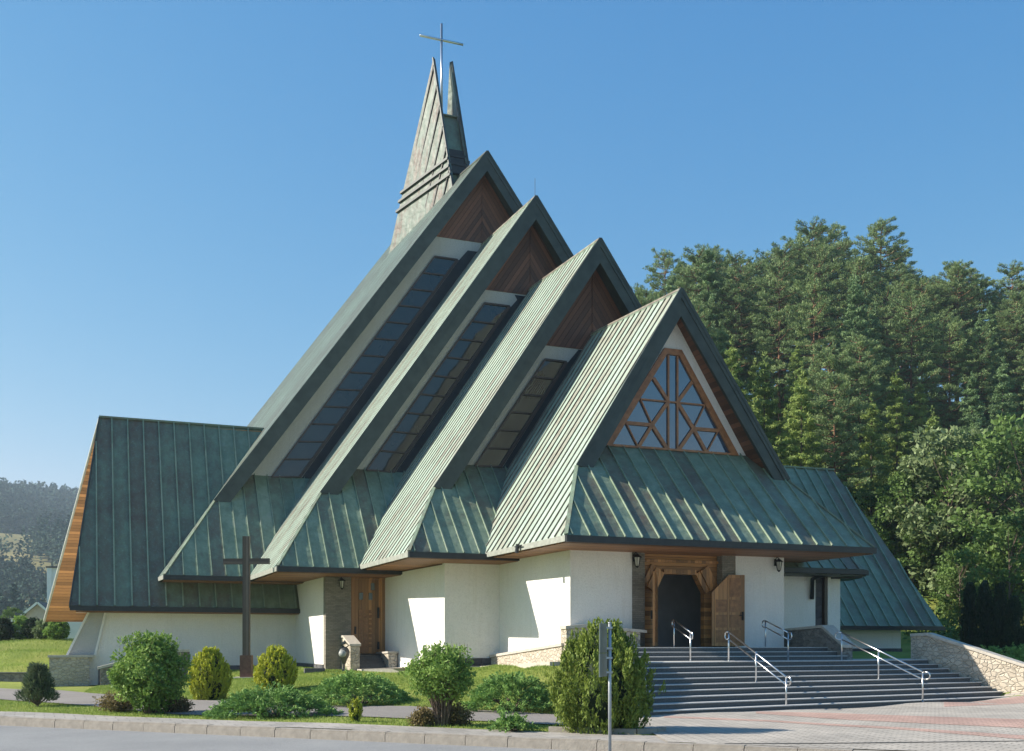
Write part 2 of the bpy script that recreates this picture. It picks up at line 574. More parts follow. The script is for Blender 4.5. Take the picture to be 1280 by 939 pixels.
def clip_half(poly, a, c):
    """keep the part of a 2D polygon where a . p <= c"""
    out = []
    for i in range(len(poly)):
        p, q = poly[i], poly[(i + 1) % len(poly)]
        dp, dq = a[0] * p[0] + a[1] * p[1] - c, a[0] * q[0] + a[1] * q[1] - c
        if dp <= 0:
            out.append(p)
        if (dp < 0) != (dq < 0) and dp != dq:
            t = dp / (dp - dq)
            out.append((p[0] + (q[0] - p[0]) * t, p[1] + (q[1] - p[1]) * t))
    return out


def seam_panel(mb, pts, down, spacing, thick=0.10, rib_h=0.06, rib_w=0.035, phase=0.5, out_hint=None, rib_tone=None):
    """Standing-seam sheet over polygon pts: separate pans, raised seams running along down."""
    pts = [Vector(p) for p in pts]
    n = (pts[1] - pts[0]).cross(pts[2] - pts[0]).normalized()
    if n.dot(Vector(out_hint)) < 0:
        n = -n
    d = Vector(down)
    d = (d - n * d.dot(n)).normalized()
    a = n.cross(d).normalized()
    o = pts[0]
    P2 = [((p - o).dot(a), (p - o).dot(d)) for p in pts]
    lo, hi = min(p[0] for p in P2), max(p[0] for p in P2)
    mb.prism([p - n * thick for p in pts], n * (thick - 0.006))
    cuts = []
    x = lo + spacing * phase
    while x < hi:
        cuts.append(x)
        x += spacing
    edges = [lo - 1] + cuts + [hi + 1]
    for i in range(len(edges) - 1):
        q = clip_half(P2, (1, 0), edges[i + 1])
        q = clip_half(q, (-1, 0), -edges[i]) if q else q
        if len(q) >= 3:
            mb.poly([o + a * s + d * t for s, t in q], random.random())
    for x in cuts:
        ys = []
        for i in range(len(P2)):
            p, q = P2[i], P2[(i + 1) % len(P2)]
            if (p[0] - x) * (q[0] - x) < 0:
                ys.append(p[1] + (q[1] - p[1]) * (x - p[0]) / (q[0] - p[0]))
        if len(ys) >= 2:
            y0, y1 = min(ys), max(ys)
            if y1 - y0 > 0.1:
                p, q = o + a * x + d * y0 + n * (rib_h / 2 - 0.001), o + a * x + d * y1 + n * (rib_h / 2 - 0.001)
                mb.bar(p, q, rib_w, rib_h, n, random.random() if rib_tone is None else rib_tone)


def leaves(name, C, U, V, tone, m, parent=None, tri=False):
    """One mesh of many small leaf-shaped faces: centres C, half-length U, half-width V."""
    n = len(C)
    k = 3 if tri else 4
    P = np.empty((n, k, 3), np.float32)
    if tri:
        P[:, 0], P[:, 1], P[:, 2] = C - V, C + V, C + 2 * U
    else:
        P[:, 0], P[:, 1], P[:, 2], P[:, 3] = C - U, C + V, C + U, C - V
    me = bpy.data.meshes.new(name)
    me.vertices.add(n * k)
    me.vertices.foreach_set("co", P.reshape(-1))
    me.loops.add(n * k)
    me.loops.foreach_set("vertex_index", np.arange(n * k, dtype=np.int32))
    me.polygons.add(n)
    me.polygons.foreach_set("loop_start", np.arange(0, n * k, k, dtype=np.int32))
    me.polygons.foreach_set("loop_total", np.full(n, k, np.int32))
    a = me.attributes.new("tone", 'FLOAT', 'FACE')
    a.data.foreach_set("value", np.clip(tone, 0, 1).astype(np.float32))
    me.materials.append(m)
    me.update(calc_edges=True)
    me.validate()
    o = bpy.data.objects.new(name, me)
    COL.objects.link(o)
    if parent:
        o.parent = parent
    return o


def unit(a):
    return a / np.maximum(np.linalg.norm(a, axis=-1, keepdims=True), 1e-6)


def rdir(n):
    return unit(rng.normal(size=(n, 3)))

# ================================================================== THE CHURCH
church = thing("church", "large white church with four stepped steep gables of green patinated copper and a split spire", "church", (CO.x, CO.y, 0), TH)
# per gable: ridge front y, z, ridge tilt, slope, eave corner x, y, z, next gable's wall y, rake depth
GB = [
    dict(ya=3.00, za=15.58, tilt=.048, x=6.36, ye=-0.35, ze=5.63, yr=10.72, yl=6.65, ov=0.65, rd=1.02),
    dict(ya=9.93, za=19.94, tilt=.032, x=9.73, ye=6.65, ze=5.53, yr=17.95, yl=13.65, ov=0.79, rd=1.05),
    dict(ya=17.18, za=24.63, tilt=.035, x=13.53, ye=13.65, ze=5.34, yr=25.10, yl=20.65, ov=0.77, rd=1.15),
    dict(ya=24.25, za=29.91, tilt=.12, x=17.70, ye=20.65, ze=5.29, yr=39.5, yl=39.5, ov=0.85, rd=1.08),
]
for g in GB:
    g["zr"] = lambda y, g=g: g["za"] + g["tilt"] * (y - g["ya"])
    g["sl"] = (g["zr"](g["ye"]) - g["ze"]) / g["x"]
    g["yw"] = g["ya"] + g["ov"]
    g["yf"] = g["ya"] - 0.45                      # the rake board leans out towards its foot
    g["ztop"] = lambda x, y, g=g: g["zr"](y) - g["sl"] * abs(x)


def skirt_z(g, y):
    return g["ze"] + g["ssl"] * (y - g["ye"])


WZ = [9.54, 9.70, 10.42, 10.95]                   # where each skirt meets its gable wall
for g, wz in zip(GB, WZ):
    g["ssl"] = (wz - g["ze"]) / (g["yw"] - g["ye"])
    g["wz"] = wz

for k, g in enumerate(GB):
    tk = 0.14
    zf = skirt_z(g, g["yf"])
    xf = (g["zr"](g["yf"]) - zf) / g["sl"]
    g["xf"], g["zf"] = xf, zf
    yl = g["yl"] + (0.35 if k < 3 else 0)
    mat_l = CU_PALE if k < 3 else CU_REAR
    roof = MB()
    for s in (-1, 1):
        A = (0, g["ya"], g["za"])
        B = (0, g["yr"], g["zr"](g["yr"]))
        zl = g["ze"] - (0.08 if k < 3 else 0)
        C = (s * (g["zr"](g["yr"]) - zl) / g["sl"], g["yr"], zl)
        E = (s * g["x"], g["ye"], g["ze"])
        Fp = (s * xf, g["yf"], zf)
        if k < 3:
            # below the next gable's skirt the roof stops against it
            gn = GB[k + 1]
            ym = yl
            C2 = (s * (g["zr"](ym) - zl) / g["sl"], ym, zl)
            zz = skirt_z(gn, g["yr"] - 0.1) if g["yr"] - 0.1 < gn["yw"] else gn["wz"]
            yq = g["yr"]
            zz = skirt_z(gn, yq) + 0.0
            C3 = (s * (g["zr"](yq) - zz) / g["sl"], yq, zz)
            pts = [A, B, C3, C2, E, Fp]
        else:
            pts = [A, B, C, E, Fp]
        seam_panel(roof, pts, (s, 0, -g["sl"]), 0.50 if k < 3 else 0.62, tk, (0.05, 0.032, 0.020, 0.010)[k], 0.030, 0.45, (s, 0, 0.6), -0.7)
    # ridge cap
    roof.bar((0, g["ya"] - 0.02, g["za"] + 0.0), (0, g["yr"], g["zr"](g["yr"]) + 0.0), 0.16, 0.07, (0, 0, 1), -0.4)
    rf = roof.build("gable_roof", mat_l, church)
    # rake boards, one each side, mitred at the ridge, cut level at the foot
    for s in (-1, 1):
        rb = MB()
        dv = g["rd"]
        pts = [(0, g["ya"] - 0.03, g["za"] - 0.02), (s * xf, g["yf"] - 0.03, zf - 0.02), (s * (xf - dv / g["sl"]), g["yf"] - 0.03, zf - 0.02), (0, g["ya"] - 0.03, g["za"] - dv)]
        rb.prism(pts, (0, 0.14, 0))
        # a narrower upper board stands proud of it, with a thin drip edge along the top
        d3 = dv * 0.30
        rb.prism([(0, g["ya"] - 0.07, g["za"] - 0.03), (s * (xf - .02), g["yf"] - 0.07, zf), (s * (xf - .02 - d3 / g["sl"]), g["yf"] - 0.07, zf), (0, g["ya"] - 0.07, g["za"] - .03 - d3)], (0, 0.035, 0))
        rb.bar((0, g["ya"] - 0.06, g["za"] + 0.02), (s * xf, g["yf"] - 0.06, zf + 0.02), 0.06, 0.12, (0, 0, 1))
        rb.build("rake_board", CU_DARK, rf)
        so = MB()
        d2 = dv * 0.80
        yb = g["yw"] + 0.25
        pts = [(0, g["ya"] + 0.11, g["za"] - d2), (s * (xf - d2 / g["sl"] + 0.25), g["yf"] + 0.11, zf - 0.25 * g["sl"]), (s * (xf - d2 / g["sl"] + 0.25), yb, zf - 0.25 * g["sl"]), (0, yb, g["zr"](yb) - d2)]
        so.prism(pts, (0, 0, 0.06))
        so.build("rake_soffit", RAKE_SOF if k == 0 else CU_DARK, rf)

    # skirt roof across the front of the gable
    sk = MB()
    yw2 = g["yw"] + 0.12
    zt = skirt_z(g, yw2)
    xt = (g["zr"](yw2) - zt) / g["sl"] - 0.25
    pts = [(-g["x"], g["ye"], g["ze"]), (g["x"], g["ye"], g["ze"]), (xf, g["yf"], zf), (xt, yw2, zt), (-xt, yw2, zt), (-xf, g["yf"], zf)]
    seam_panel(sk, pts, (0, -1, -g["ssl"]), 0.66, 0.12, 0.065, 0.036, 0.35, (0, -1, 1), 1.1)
    # flashing over the hips
    for s in (-1, 1):
        sk.bar((s * g["x"], g["ye"], g["ze"] + 0.02), (s * xf, g["yf"], zf + 0.02), 0.14, 0.05, (s, -1, 1))
    ski = sk.build("skirt_roof", CU_TEAL, church)
    gt = MB()
    gt.box(-g["x"] - 0.03, g["x"] + 0.03, g["ye"] - 0.13, g["ye"] + 0.02, g["ze"] - 0.24, g["ze"] - 0.02)
    gt.build("gutter", GUTTER, ski)
    ee = MB()
    for s in (-1, 1):
        y1 = yl - 0.3 if k < 3 else 23
        x1 = (g["zr"](y1) - g["ze"]) / g["sl"]
        ee = MB()
        ee.bar((s * (g["x"] + 0.03), g["ye"] - 0.02, g["ze"] - 0.12), (s * (x1 + 0.03), y1 + 0.25, g["ze"] - 0.14), 0.05, 0.20)
        ee.build("eave_edge", EDGE, rf)
    # boarded soffit under the eaves
    sf = MB()
    y1 = g["yl"] + 0.5 if k < 3 else 24
    sf.box(-g["x"] + 0.02, g["x"] - 0.02, g["ye"] + 0.02, y1, g["ze"] - 0.26 - 0.004 * k, g["ze"] - 0.20 - 0.004 * k)
    sf.build("eave_soffit", SOFFIT, ski)

# gable walls: plaster, chevron boarding above, glazing
BOARD_Z = [None, 15.2, 19.86, 25.02]
for k, g in enumerate(GB):
    y = g["yw"]
    top = g["zr"](y) - 0.75 * g["rd"]
    wz = g["wz"] - 0.6
    w = MB()
    hx = lambda z: (top - z) / g["sl"]
    zb = BOARD_Z[k] or top - 0.35
    w.prism([(-hx(wz), y, wz), (hx(wz), y, wz), (hx(zb), y, zb), (-hx(zb), y, zb)], (0, 0.25, 0))
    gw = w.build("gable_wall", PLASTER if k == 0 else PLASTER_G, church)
    if k:
        bmx = MB()
        bmx.prism([(-hx(zb), y - 0.04, zb), (hx(zb), y - 0.04, zb), (0, y - 0.04, top)], (0, 0.2, 0))
        bmx.bar((0, y - 0.05, zb), (0, y - 0.05, top - 0.1), 0.06, 0.04, (1, 0, 0))
        bmx.build("gable_boarding", CHEV, church)
    else:
        bmx = MB()
        bmx.prism([(-hx(zb), y - 0.04, zb), (hx(zb), y - 0.04, zb), (0, y - 0.04, top)], (0, 0.2, 0))
        bmx.build("gable_boarding", RAKE_SOF, church)

# strip windows climbing beside the lower roofs (left, and mirrored on the right)
STRIPS = [(1, 10.72, [(-2.33, 14.56), (-1.30, 14.55), (-4.45, 9.69), (-5.62, 9.65)], 6),
          (2, 17.95, [(-2.50, 19.16), (-1.15, 19.16), (-7.25, 10.36), (-8.58, 10.40)], 9),
          (3, 25.10, [(-2.85, 23.86), (-1.50, 23.86), (-10.45, 10.99), (-11.95, 10.89)], 13)]
for k, y, q, n in STRIPS:
    yw = GB[k]["yw"]
    for s in (1, -1):
        P = [Vector((s * x, yw, z)) for x, z in q]
        fr = MB()
        w = 0.08
        ring = [P[0], P[1], P[2], P[3]]
        for i in range(4):
            a, b = ring[i], ring[(i + 1) % 4]
            off = Vector((0, -0.055 - 0.004 * i, 0))
            fr.bar(a + off, b + off, w * (1.8 if i == 1 else 1.0), 0.10 if i % 2 else 0.094, (0, 1, 0))
        for i in range(1, n):
            t = i / n
            a, b = P[0].lerp(P[3], t), P[1].lerp(P[2], t)
            fr.bar(a + Vector((0, -0.045, 0)), b + Vector((0, -0.045, 0)), 0.075, 0.085, (0, 1, 0))
        fo = fr.build("strip_window", FRAMED, church)
        gl = MB()
        for i in range(n):
            t0, t1 = i / n, (i + 1) / n
            j = Vector((0, -0.012 + random.uniform(-0.004, 0.004), 0))
            gl.poly([P[0].lerp(P[3], t0) + j, P[1].lerp(P[2], t0) + j, P[1].lerp(P[2], t1) + j, P[0].lerp(P[3], t1) + j])
        gl.build("glass", GLASS_S, fo)
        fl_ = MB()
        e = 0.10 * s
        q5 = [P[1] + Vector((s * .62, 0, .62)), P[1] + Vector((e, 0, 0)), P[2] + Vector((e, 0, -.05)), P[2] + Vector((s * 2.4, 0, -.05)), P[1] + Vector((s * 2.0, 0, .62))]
        fl_.prism([p + Vector((0, -.035, 0)) for p in q5], (0, 0.03, 0))  # flashing sheet, painted dark like the shadowed roof beside the window
        fl_.build("flashing", FLASH_SHADE, fo)

# front window with its star of glazing bars
y = GB[0]["yw"]
fw = MB()
IN = [(-2.62, 9.58), (2.62, 9.58), (0.27, 13.22), (-0.27, 13.22)]
OUT = [(-3.0, 9.50), (3.0, 9.50), (0.38, 13.45), (-0.38, 13.45)]
for i in range(4):
    j = (i + 1) % 4
    fw.prism([(IN[i][0], y - 0.10, IN[i][1]), (IN[j][0], y - 0.10, IN[j][1]), (OUT[j][0], y - 0.10, OUT[j][1]), (OUT[i][0], y - 0.10, OUT[i][1])], (0, 0.12, 0))


def fbar(p, q, w=0.10, lift=0.0):
    fw.bar((p[0], y - 0.055 - lift, p[1]), (q[0], y - 0.055 - lift, q[1]), w, 0.07, (0, 1, 0))


for s in (-1, 1):
    fbar((s * 0.20, 9.56), (s * 0.20, 13.2), 0.07)
    fbar((s * 0.20, 11.40), (s * 0.86, 12.25), 0.13, .003)
    fbar((s * 0.20, 11.40), (s * 0.92, 10.43), 0.14, .003)
    fbar((s * 0.92, 10.43), (s * 0.26, 9.56), 0.14, .006)
    fbar((s * 0.92, 10.43), (s * 1.50, 9.56), 0.13, .006)
    fbar((s * 0.92, 10.43), (s * 2.05, 10.43), 0.13, .009)
    fbar((s * 0.92, 10.43), (s * 1.42, 11.36), 0.05, .009)
    fbar((s * 2.05, 10.43), (s * 1.54, 9.56), 0.05, .003)
fbar((-1.42, 11.385), (1.42, 11.385), 0.055, .012)
fwo = fw.build("front_window", FRAMEW, church)
gl = MB()
gl.poly([(x, y - 0.02, z) for x, z in IN])
gl.build("glass", GLASS, fwo)

# ------------------------------------------------------------------ spire
sp = MB()
A = Vector((-0.62, 32.4, 39.25))
Bf = Vector((-0.62, 28.3, 29.0))
Bl = Vector((-0.62, 27.6, 27.2))
Cb = Vector((-3.3, 35.9, 24.6))
Mid = A.lerp(Cb, 0.55)


def mir(p):
    return Vector((-p.x, p.y, p.z))


spire_parts = []
for s in (-1, 1):
    bl = MB()
    f = (lambda p: p) if s < 0 else (lambda p: Vector((-p.x if p.y < 33 else .95 + .3 * (p.y - 35.9), p.y, p.z)))
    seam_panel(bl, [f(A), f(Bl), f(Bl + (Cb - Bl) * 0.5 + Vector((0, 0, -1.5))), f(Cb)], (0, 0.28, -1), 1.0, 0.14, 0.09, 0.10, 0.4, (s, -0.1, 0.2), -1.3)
    o = bl.build("spire_blade", CU_BRWN, church)
    spire_parts.append(o)
    bd = MB()
    n = (f(Bl) - f(A)).cross(f(Cb) - f(A)).normalized()
    if n.x * s < 0:
        n = -n
    for z0, zr in ((31.55, 31.2), (31.0, 30.65), (30.4, 30.05)):
        tf = (A.z - z0) / (A.z - Bl.z)
        tr = (A.z - zr) / (A.z - Cb.z)
        p, q = f(A.lerp(Bl, tf)), f(A.lerp(Cb, tr))
        ex = (q - p).normalized() * 0.12
        bd.bar(p + n * 0.05 - ex * 0.3, q + n * 0.05 + ex, 0.16, 0.16, n)
    bd.bar(f(A) + n * 0.02, f(Bl) + n * 0.02, 0.10, 0.10, n)
    bd.build("band", CU_DARK, o)
core = MB()
zt = 35.0
tt = (A.z - zt) / (A.z - Bl.z)
pf = A.lerp(Bl, tt)
core.prism([(-0.52, Bl.y + 0.35, Bl.z), (-0.52, pf.y + 0.35, zt), (-0.52, pf.y + 1.6, zt), (-0.52, 35.6, 24.6)], (1.04, 0, 0))
core.bar((-0.5, pf.y + 0.3, zt + 0.03), (0.5, pf.y + 0.3, zt + 0.03), 0.2, 0.08)
core.build("spire_core", CU_TEAL, church)
lv = MB()
for z in (31.9, 31.3, 30.7):
    t = (A.z - z) / (A.z - Bl.z)
    p = A.lerp(Bl, t)
    lv.box(-0.56, 0.56, p.y + 0.02, p.y + 0.5, z - 0.09, z + 0.09)
    lv.box(-0.50, 0.50, p.y + 0.28, p.y + 0.5, z + 0.1, z + 0.48)
lv.build("louvre", GUTTER, church)
cr = MB()
cr.tube([(0, 32.6, 34.9), (0, 32.6, 41.65)], 0.075, 10)
cr.tube([(-1.45, 32.6, 40.62), (1.45, 32.6, 40.62)], 0.075, 10)
cr.build("spire_cross", STEEL, church, True)
rod = MB()
rod.tube([(0, 17.3, 24.6), (0, 17.3, 25.6)], 0.012, 5)
rod.build("lightning_rod", BLACKM, church)

# ------------------------------------------------------------------ transept wings
# left wing: front slope, rear slope showing its boarded underside past the gable end
lw = MB()
RL, RR = Vector((-20.46, 27.5, 13.88)), Vector((-9.0, 27.5, 13.86))
EL, ER = Vector((-21.83, 21.5, 3.80)), Vector((-10.9, 21.5, 3.78))
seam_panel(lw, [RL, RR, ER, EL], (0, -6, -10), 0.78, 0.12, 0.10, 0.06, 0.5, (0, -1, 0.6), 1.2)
lw.bar(RL + Vector((-.05, 0, .04)), RR + Vector((0, 0, .04)), 0.2, 0.1)
lwo = lw.build("wing_roof", CU_TEAL, church)
g2 = MB()
g2.bar(EL + Vector((-.03, -.05, -.13)), ER + Vector((.05, -.05, -.13)), 0.14, 0.22)
g2.build("gutter", GUTTER, lwo)
lr = MB()
QL = Vector((-23.3, 33.5, 3.36))
QR = Vector((-9.0, 33.5, 3.36))
RLb = RL + Vector((0, 0.05, 0))
lr.prism([RLb, RR + Vector((0, .05, 0)), QR, QL], Vector((0, 0.08, 0.05)))
lro = lr.build("wing_rear_roof", CU_TEAL, church)
un = MB()
dn = Vector((0, -0.12, -0.10))
un.prism([RLb + dn + Vector((0.0, 0, -.1)), RR + dn, QR + dn, QL + dn], Vector((0, 0.06, 0.04)))
un.build("boarded_underside", SOFFIT_X, lro)
vb = MB()
vb.bar(RLb + Vector((-.03, 0, -.05)), QL + Vector((-.03, 0, -.05)), 0.10, 0.30, (0, 0.86, 0.5))
vb.build("verge_board", EDGE, lro)
vb = MB()
vb.bar(RL + Vector((-.04, 0, -.05)), EL + Vector((-.04, 0, -.05)), 0.06, 0.24, (0, -0.86, 0.5))
vb.build("verge_board", CU_DARK, lwo)
sfw = MB()
sfw.box(-21.6, -11.0, 21.6, 23.0, 3.50, 3.56)
sfw.build("eave_soffit", SOFFIT, lwo)
# right wing
rw = MB()
RL2, RR2 = Vector((6.0, 21.5, 12.66)), Vector((21.8, 21.5, 12.74))
EL2, ER2 = Vector((6.0, 14.0, 2.98)), Vector((23.4, 14.0, 2.98))
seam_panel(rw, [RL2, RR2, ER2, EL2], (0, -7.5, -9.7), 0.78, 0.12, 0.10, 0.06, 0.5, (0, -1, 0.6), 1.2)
rw.bar(RL2 + Vector((0, 0, .04)), RR2 + Vector((.05, 0, .04)), 0.2, 0.1)
QL2, QR2 = Vector((6.0, 29, 2.98)), Vector((23.6, 29, 2.98))
rwo = rw.build("wing_roof", CU_TEAL, church)
g2 = MB()
g2.bar(EL2 + Vector((0, -.05, -.12)), ER2 + Vector((.04, -.05, -.12)), 0.14, 0.22)
g2.build("gutter", GUTTER, rwo)
rr = MB()
rr.prism([RL2 + Vector((0, .05, 0)), RR2 + Vector((0, .05, 0)), QR2, QL2], Vector((0, 0.08, 0.08)))
rr.build("wing_rear_roof", CU_TEAL, church)

# ------------------------------------------------------------------ walls
ZS = 5.75
wl = MB()


def wall(p, q, z0, z1, t=0.3, out=(0, 0), mb=None):
    (mb or wl).prism([(p[0], p[1], z0), (q[0], q[1], z0), (q[0] + out[0], q[1] + out[1], z0), (p[0] + out[0], p[1] + out[1], z0)], (0, 0, z1 - z0))


# front wall either side of the portal
wl = MB()
wl.box(-5.03, -2.53, 2.2, 2.5, -0.2, 5.47)
wl.build("plaster_wall", PLASTER, church)
wl = MB()
wl.box(1.95, 4.16, 2.2, 2.5, -0.2, 5.45)
wl.build("plaster_wall", PLASTER, church)
# stepped left walls
wl = MB()
wl.prism([(-5.03, 2.203, -0.2), (-5.33, 8.5, -0.2), (-5.0, 8.5, -0.2), (-4.7, 2.203, -0.2)], (0, 0, 5.68))
wl.build("plaster_wall", PLASTER, church)
wl = MB()
wl.prism([(-5.0, 8.503, -0.2), (-7.7, 8.503, -0.2), (-7.7, 8.8, -0.2), (-5.0, 8.8, -0.2)], (0, 0, 5.54))
wl.build("plaster_wall", PLASTER, church)
wl = MB()
wl.prism([(-7.7, 8.506, -0.2), (-8.2, 15.9, -0.2), (-7.85, 15.9, -0.2), (-7.4, 8.506, -0.2)], (0, 0, 5.42))
wl.build("plaster_wall", PLASTER, church)
wl = MB()
wl.prism([(-11.0, 16.3, -0.2), (-11.15, 22.7, -0.2), (-10.8, 22.7, -0.2), (-10.7, 16.3, -0.2)], (0, 0, 5.3))
wl.build("plaster_wall", PLASTER, church)
# right side, mirrored and plain
wl = MB()
wl.prism([(4.16, 2.203, -0.2), (4.4, 5.0, -0.2), (4.1, 5.0, -0.2), (3.86, 2.203, -0.2)], (0, 0, 5.6))
wl.build("plaster_wall", PLASTER, church)
wl = MB()
wl.box(4.4, 7.8, 5.0, 5.3, -0.2, 5.22)
wl.build("plaster_wall", PLASTER, church)
wl = MB()
wl.box(8.45, 9.1, 5.0, 5.3, -0.2, 5.22)
wl.build("plaster_wall", PLASTER, church)
wl = MB()
wl.prism([(9.1, 5.003, -0.2), (9.6, 15.0, -0.2), (9.3, 15.0, -0.2), (8.8, 5.003, -0.2)], (0, 0, 5.3))
wl.build("plaster_wall", PLASTER, church)
ww = MB()
ww.prism([(-21.95, 22.6, 1.42), (-11.1, 22.6, 0.0), (-11.1, 22.6, 3.6), (-20.98, 22.6, 3.75)], (0, 0.3, 0))
ww.build("wing_wall", PLASTER, church)
ww = MB()
ww.prism([(-21.95, 22.603, -0.2), (-11.1, 22.603, -0.2), (-11.1, 22.603, 1.42), (-21.95, 22.603, 1.415)], (0, 0.29, 0))
ww.build("wing_wall", PLASTER, church)
ww = MB()
ww.prism([(-21.9, 22.9, -0.2), (-21.4, 32.5, -0.2), (-20.6, 32.5, 3.7), (-20.95, 22.9, 3.7)], (0.3, 0, 0))
ww.build("wing_wall", PLASTER, church)
ww = MB()
ww.prism([(-20.9, 23.2, 3.7), (-20.6, 32.3, 3.7), (-19.9, 27.5, 13.2)], (0.2, 0, 0))
ww.build("wing_wall", PLASTER, church)
bt = MB()
bt.prism([(-22.02, 22.52, 1.42), (-20.75, 22.52, 1.42), (-20.25, 22.52, 3.66), (-20.98, 22.52, 3.66)], (0, 0.08, 0))
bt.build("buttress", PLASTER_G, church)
be = MB()
be.bar((-22.0, 22.50, 1.44), (-20.97, 22.50, 3.66), 0.10, 0.10, (0, 1, 0))
be.build("buttress_edge", PLASTER, church)
be = MB()
be.bar((-20.75, 22.50, 1.44), (-20.25, 22.50, 3.66), 0.10, 0.10, (0, 1, 0))
be.build("buttress_edge", PLASTER, church)
rwl = MB()
rwl.box(9.3, 21.3, 15.0, 15.3, 0.0, 3.2)
rwl.build("wing_wall", PLASTER, church)
rwl = MB()
rwl.prism([(21.3, 15.003, 0), (21.3, 28, 0), (21.0, 28, 0), (21.0, 15.003, 0)], (0, 0, 3.2))
rwl.build("wing_wall", PLASTER, church)
rwl = MB()
rwl.prism([(21.2, 15.3, 3.2), (21.2, 27.7, 3.2), (21.2, 21.5, 12.2)], (-0.2, 0, 0))
rwl.build("wing_wall", PLASTER, church)
# back of the nave
bw = MB()
bw.prism([(-13, 36.0, 0), (13, 36.0, 0), (13, 36, 8), (0, 36, 27.5), (-13, 36, 8)], (0, 0.3, 0))
bw.build("nave_wall", PLASTER, church)
bw = MB()
bw.box(-13, -12.7, 24, 36, 0, 8)
bw.build("nave_wall", PLASTER, church)
bw = MB()
bw.box(12.7, 13, 24, 36, 0, 8)
bw.build("nave_wall", PLASTER, church)
# plinths
pl = MB()
pl.box(-20.6, -11.2, 22.53, 22.6, 0.0, 0.92)
pl.build("plinth", PLINTH_D, church)
pl = MB()
pl.prism([(-11.05, 16.25, 0), (-11.2, 22.5, 0), (-11.13, 22.5, 0), (-10.98, 16.25, 0)], (0, 0, 1.05))
pl.build("plinth", PLINTH_D, church)
pl = MB()
pl.box(-7.76, -5.4, 8.43, 8.50, 0, 1.42)
pl.build("plinth", PLINTH_D, church)
pl = MB()
pl.box(11.0, 21.35, 14.94, 15.0, 0.0, 1.75)
pl.build("plinth", PLINTH_D, church)
pl = MB()
pl.prism([(-5.45, 2.0, 0), (-5.75, 9.0, 0), (-5.75, 9.0, 1.40), (-5.45, 2.0, 1.93)], (0.42, 0, 0))
plinth_1 = pl.build("stone_plinth", RUBBLE, church)
pl = MB()
pl.prism([(-5.40, 1.72, 0), (-2.45, 1.72, 0), (-2.45, 1.72, 2.42), (-4.6, 1.72, 2.58), (-5.40, 1.72, 2.53)], (0, 0.475, 0))
plinth_2 = pl.build("stone_plinth", RUBBLE, church)
pl = MB()
pl.box(-22.75, -21.0, 22.0, 22.56, -0.3, 1.36)
plinth_3 = pl.build("stone_plinth", RUBBLE, church)
cp = MB()
cp.prism([(-5.50, 1.95, 1.93), (-5.80, 9.05, 1.40), (-5.80, 9.05, 1.50), (-5.50, 1.95, 2.03)], (0.46, 0, 0))
cp.build("coping", CAPST, plinth_1)
cp = MB()
cp.prism([(-5.45, 1.66, 2.53), (-4.6, 1.66, 2.585), (-2.2, 1.66, 2.40), (-2.2, 1.66, 2.50), (-4.6, 1.66, 2.70), (-5.45, 1.66, 2.64)], (0, 0.53, 0))
cp.build("coping", CAPST, plinth_2)
cp = MB()
cp.box(-22.82, -20.8, 21.94, 22.50, 1.36, 1.47)
cp.build("coping", CAPST, plinth_3)

# stone pillars beside the doors
st = MB()
st.box(-2.53, -1.97, 2.25, 2.9, 0, 5.46)
st.build("stone_pillar", SPLIT, church)
st = MB()
st.box(1.37, 1.95, 2.25, 2.9, 0, 5.46)
st.build("stone_pillar", SPLIT, church)
st = MB()
st.box(-11.0, -9.82, 15.82, 16.3, 0, 5.2)
st.build("stone_pillar", SPLIT, church)


# portal with its eight sided opening
pt = MB()
Y0 = 2.62
oc = [(-1.37, 1.9), (-1.37, 3.95), (-1.0, 4.63), (0.40, 4.63), (0.80, 3.95), (0.80, 1.9)]
pt.prism([(-1.97, Y0, 1.9), (-1.37, Y0, 1.9), (-1.37, Y0, 3.95), (-1.0, Y0, 4.63), (-1.0, Y0, 5.46), (-1.97, Y0, 5.46)], (0, 0.25, 0))
pt.prism([(1.37, Y0, 1.9), (0.80, Y0, 1.9), (0.80, Y0, 3.95), (0.40, Y0, 4.63), (0.40, Y0, 5.46), (1.37, Y0, 5.46)], (0, 0.25, 0))
pt.box(-1.0, 0.40, Y0, Y0 + .25, 4.63, 5.46)
pto = pt.build("portal", DOORW, church)
ch = MB()
for i, (off, lift, w) in enumerate(((0.10, 0.10, 0.20), (0.33, 0.16, 0.22), (0.55, 0.10, 0.20))):
    ch.bar((-1.37 - off * .85, Y0 - lift / 2, 3.92 + off * .5), (-0.98 - off * .85, Y0 - lift / 2, 4.66 + off * .5), w, lift, (0, 1, 0))
    ch.bar((0.80 + off * .85, Y0 - lift / 2, 3.92 + off * .5), (0.38 + off * .85, Y0 - lift / 2, 4.66 + off * .5), w, lift, (0, 1, 0))
ch.bar((-1.0, Y0 - .05, 4.72), (0.40, Y0 - .05, 4.72), 0.18, 0.11, (0, 1, 0))
ch.bar((-1.97, Y0 - .06, 5.12), (1.37, Y0 - .06, 5.12), 0.10, 0.10, (0, 1, 0))
ch.build("chevron_trim", DOORV, pto)


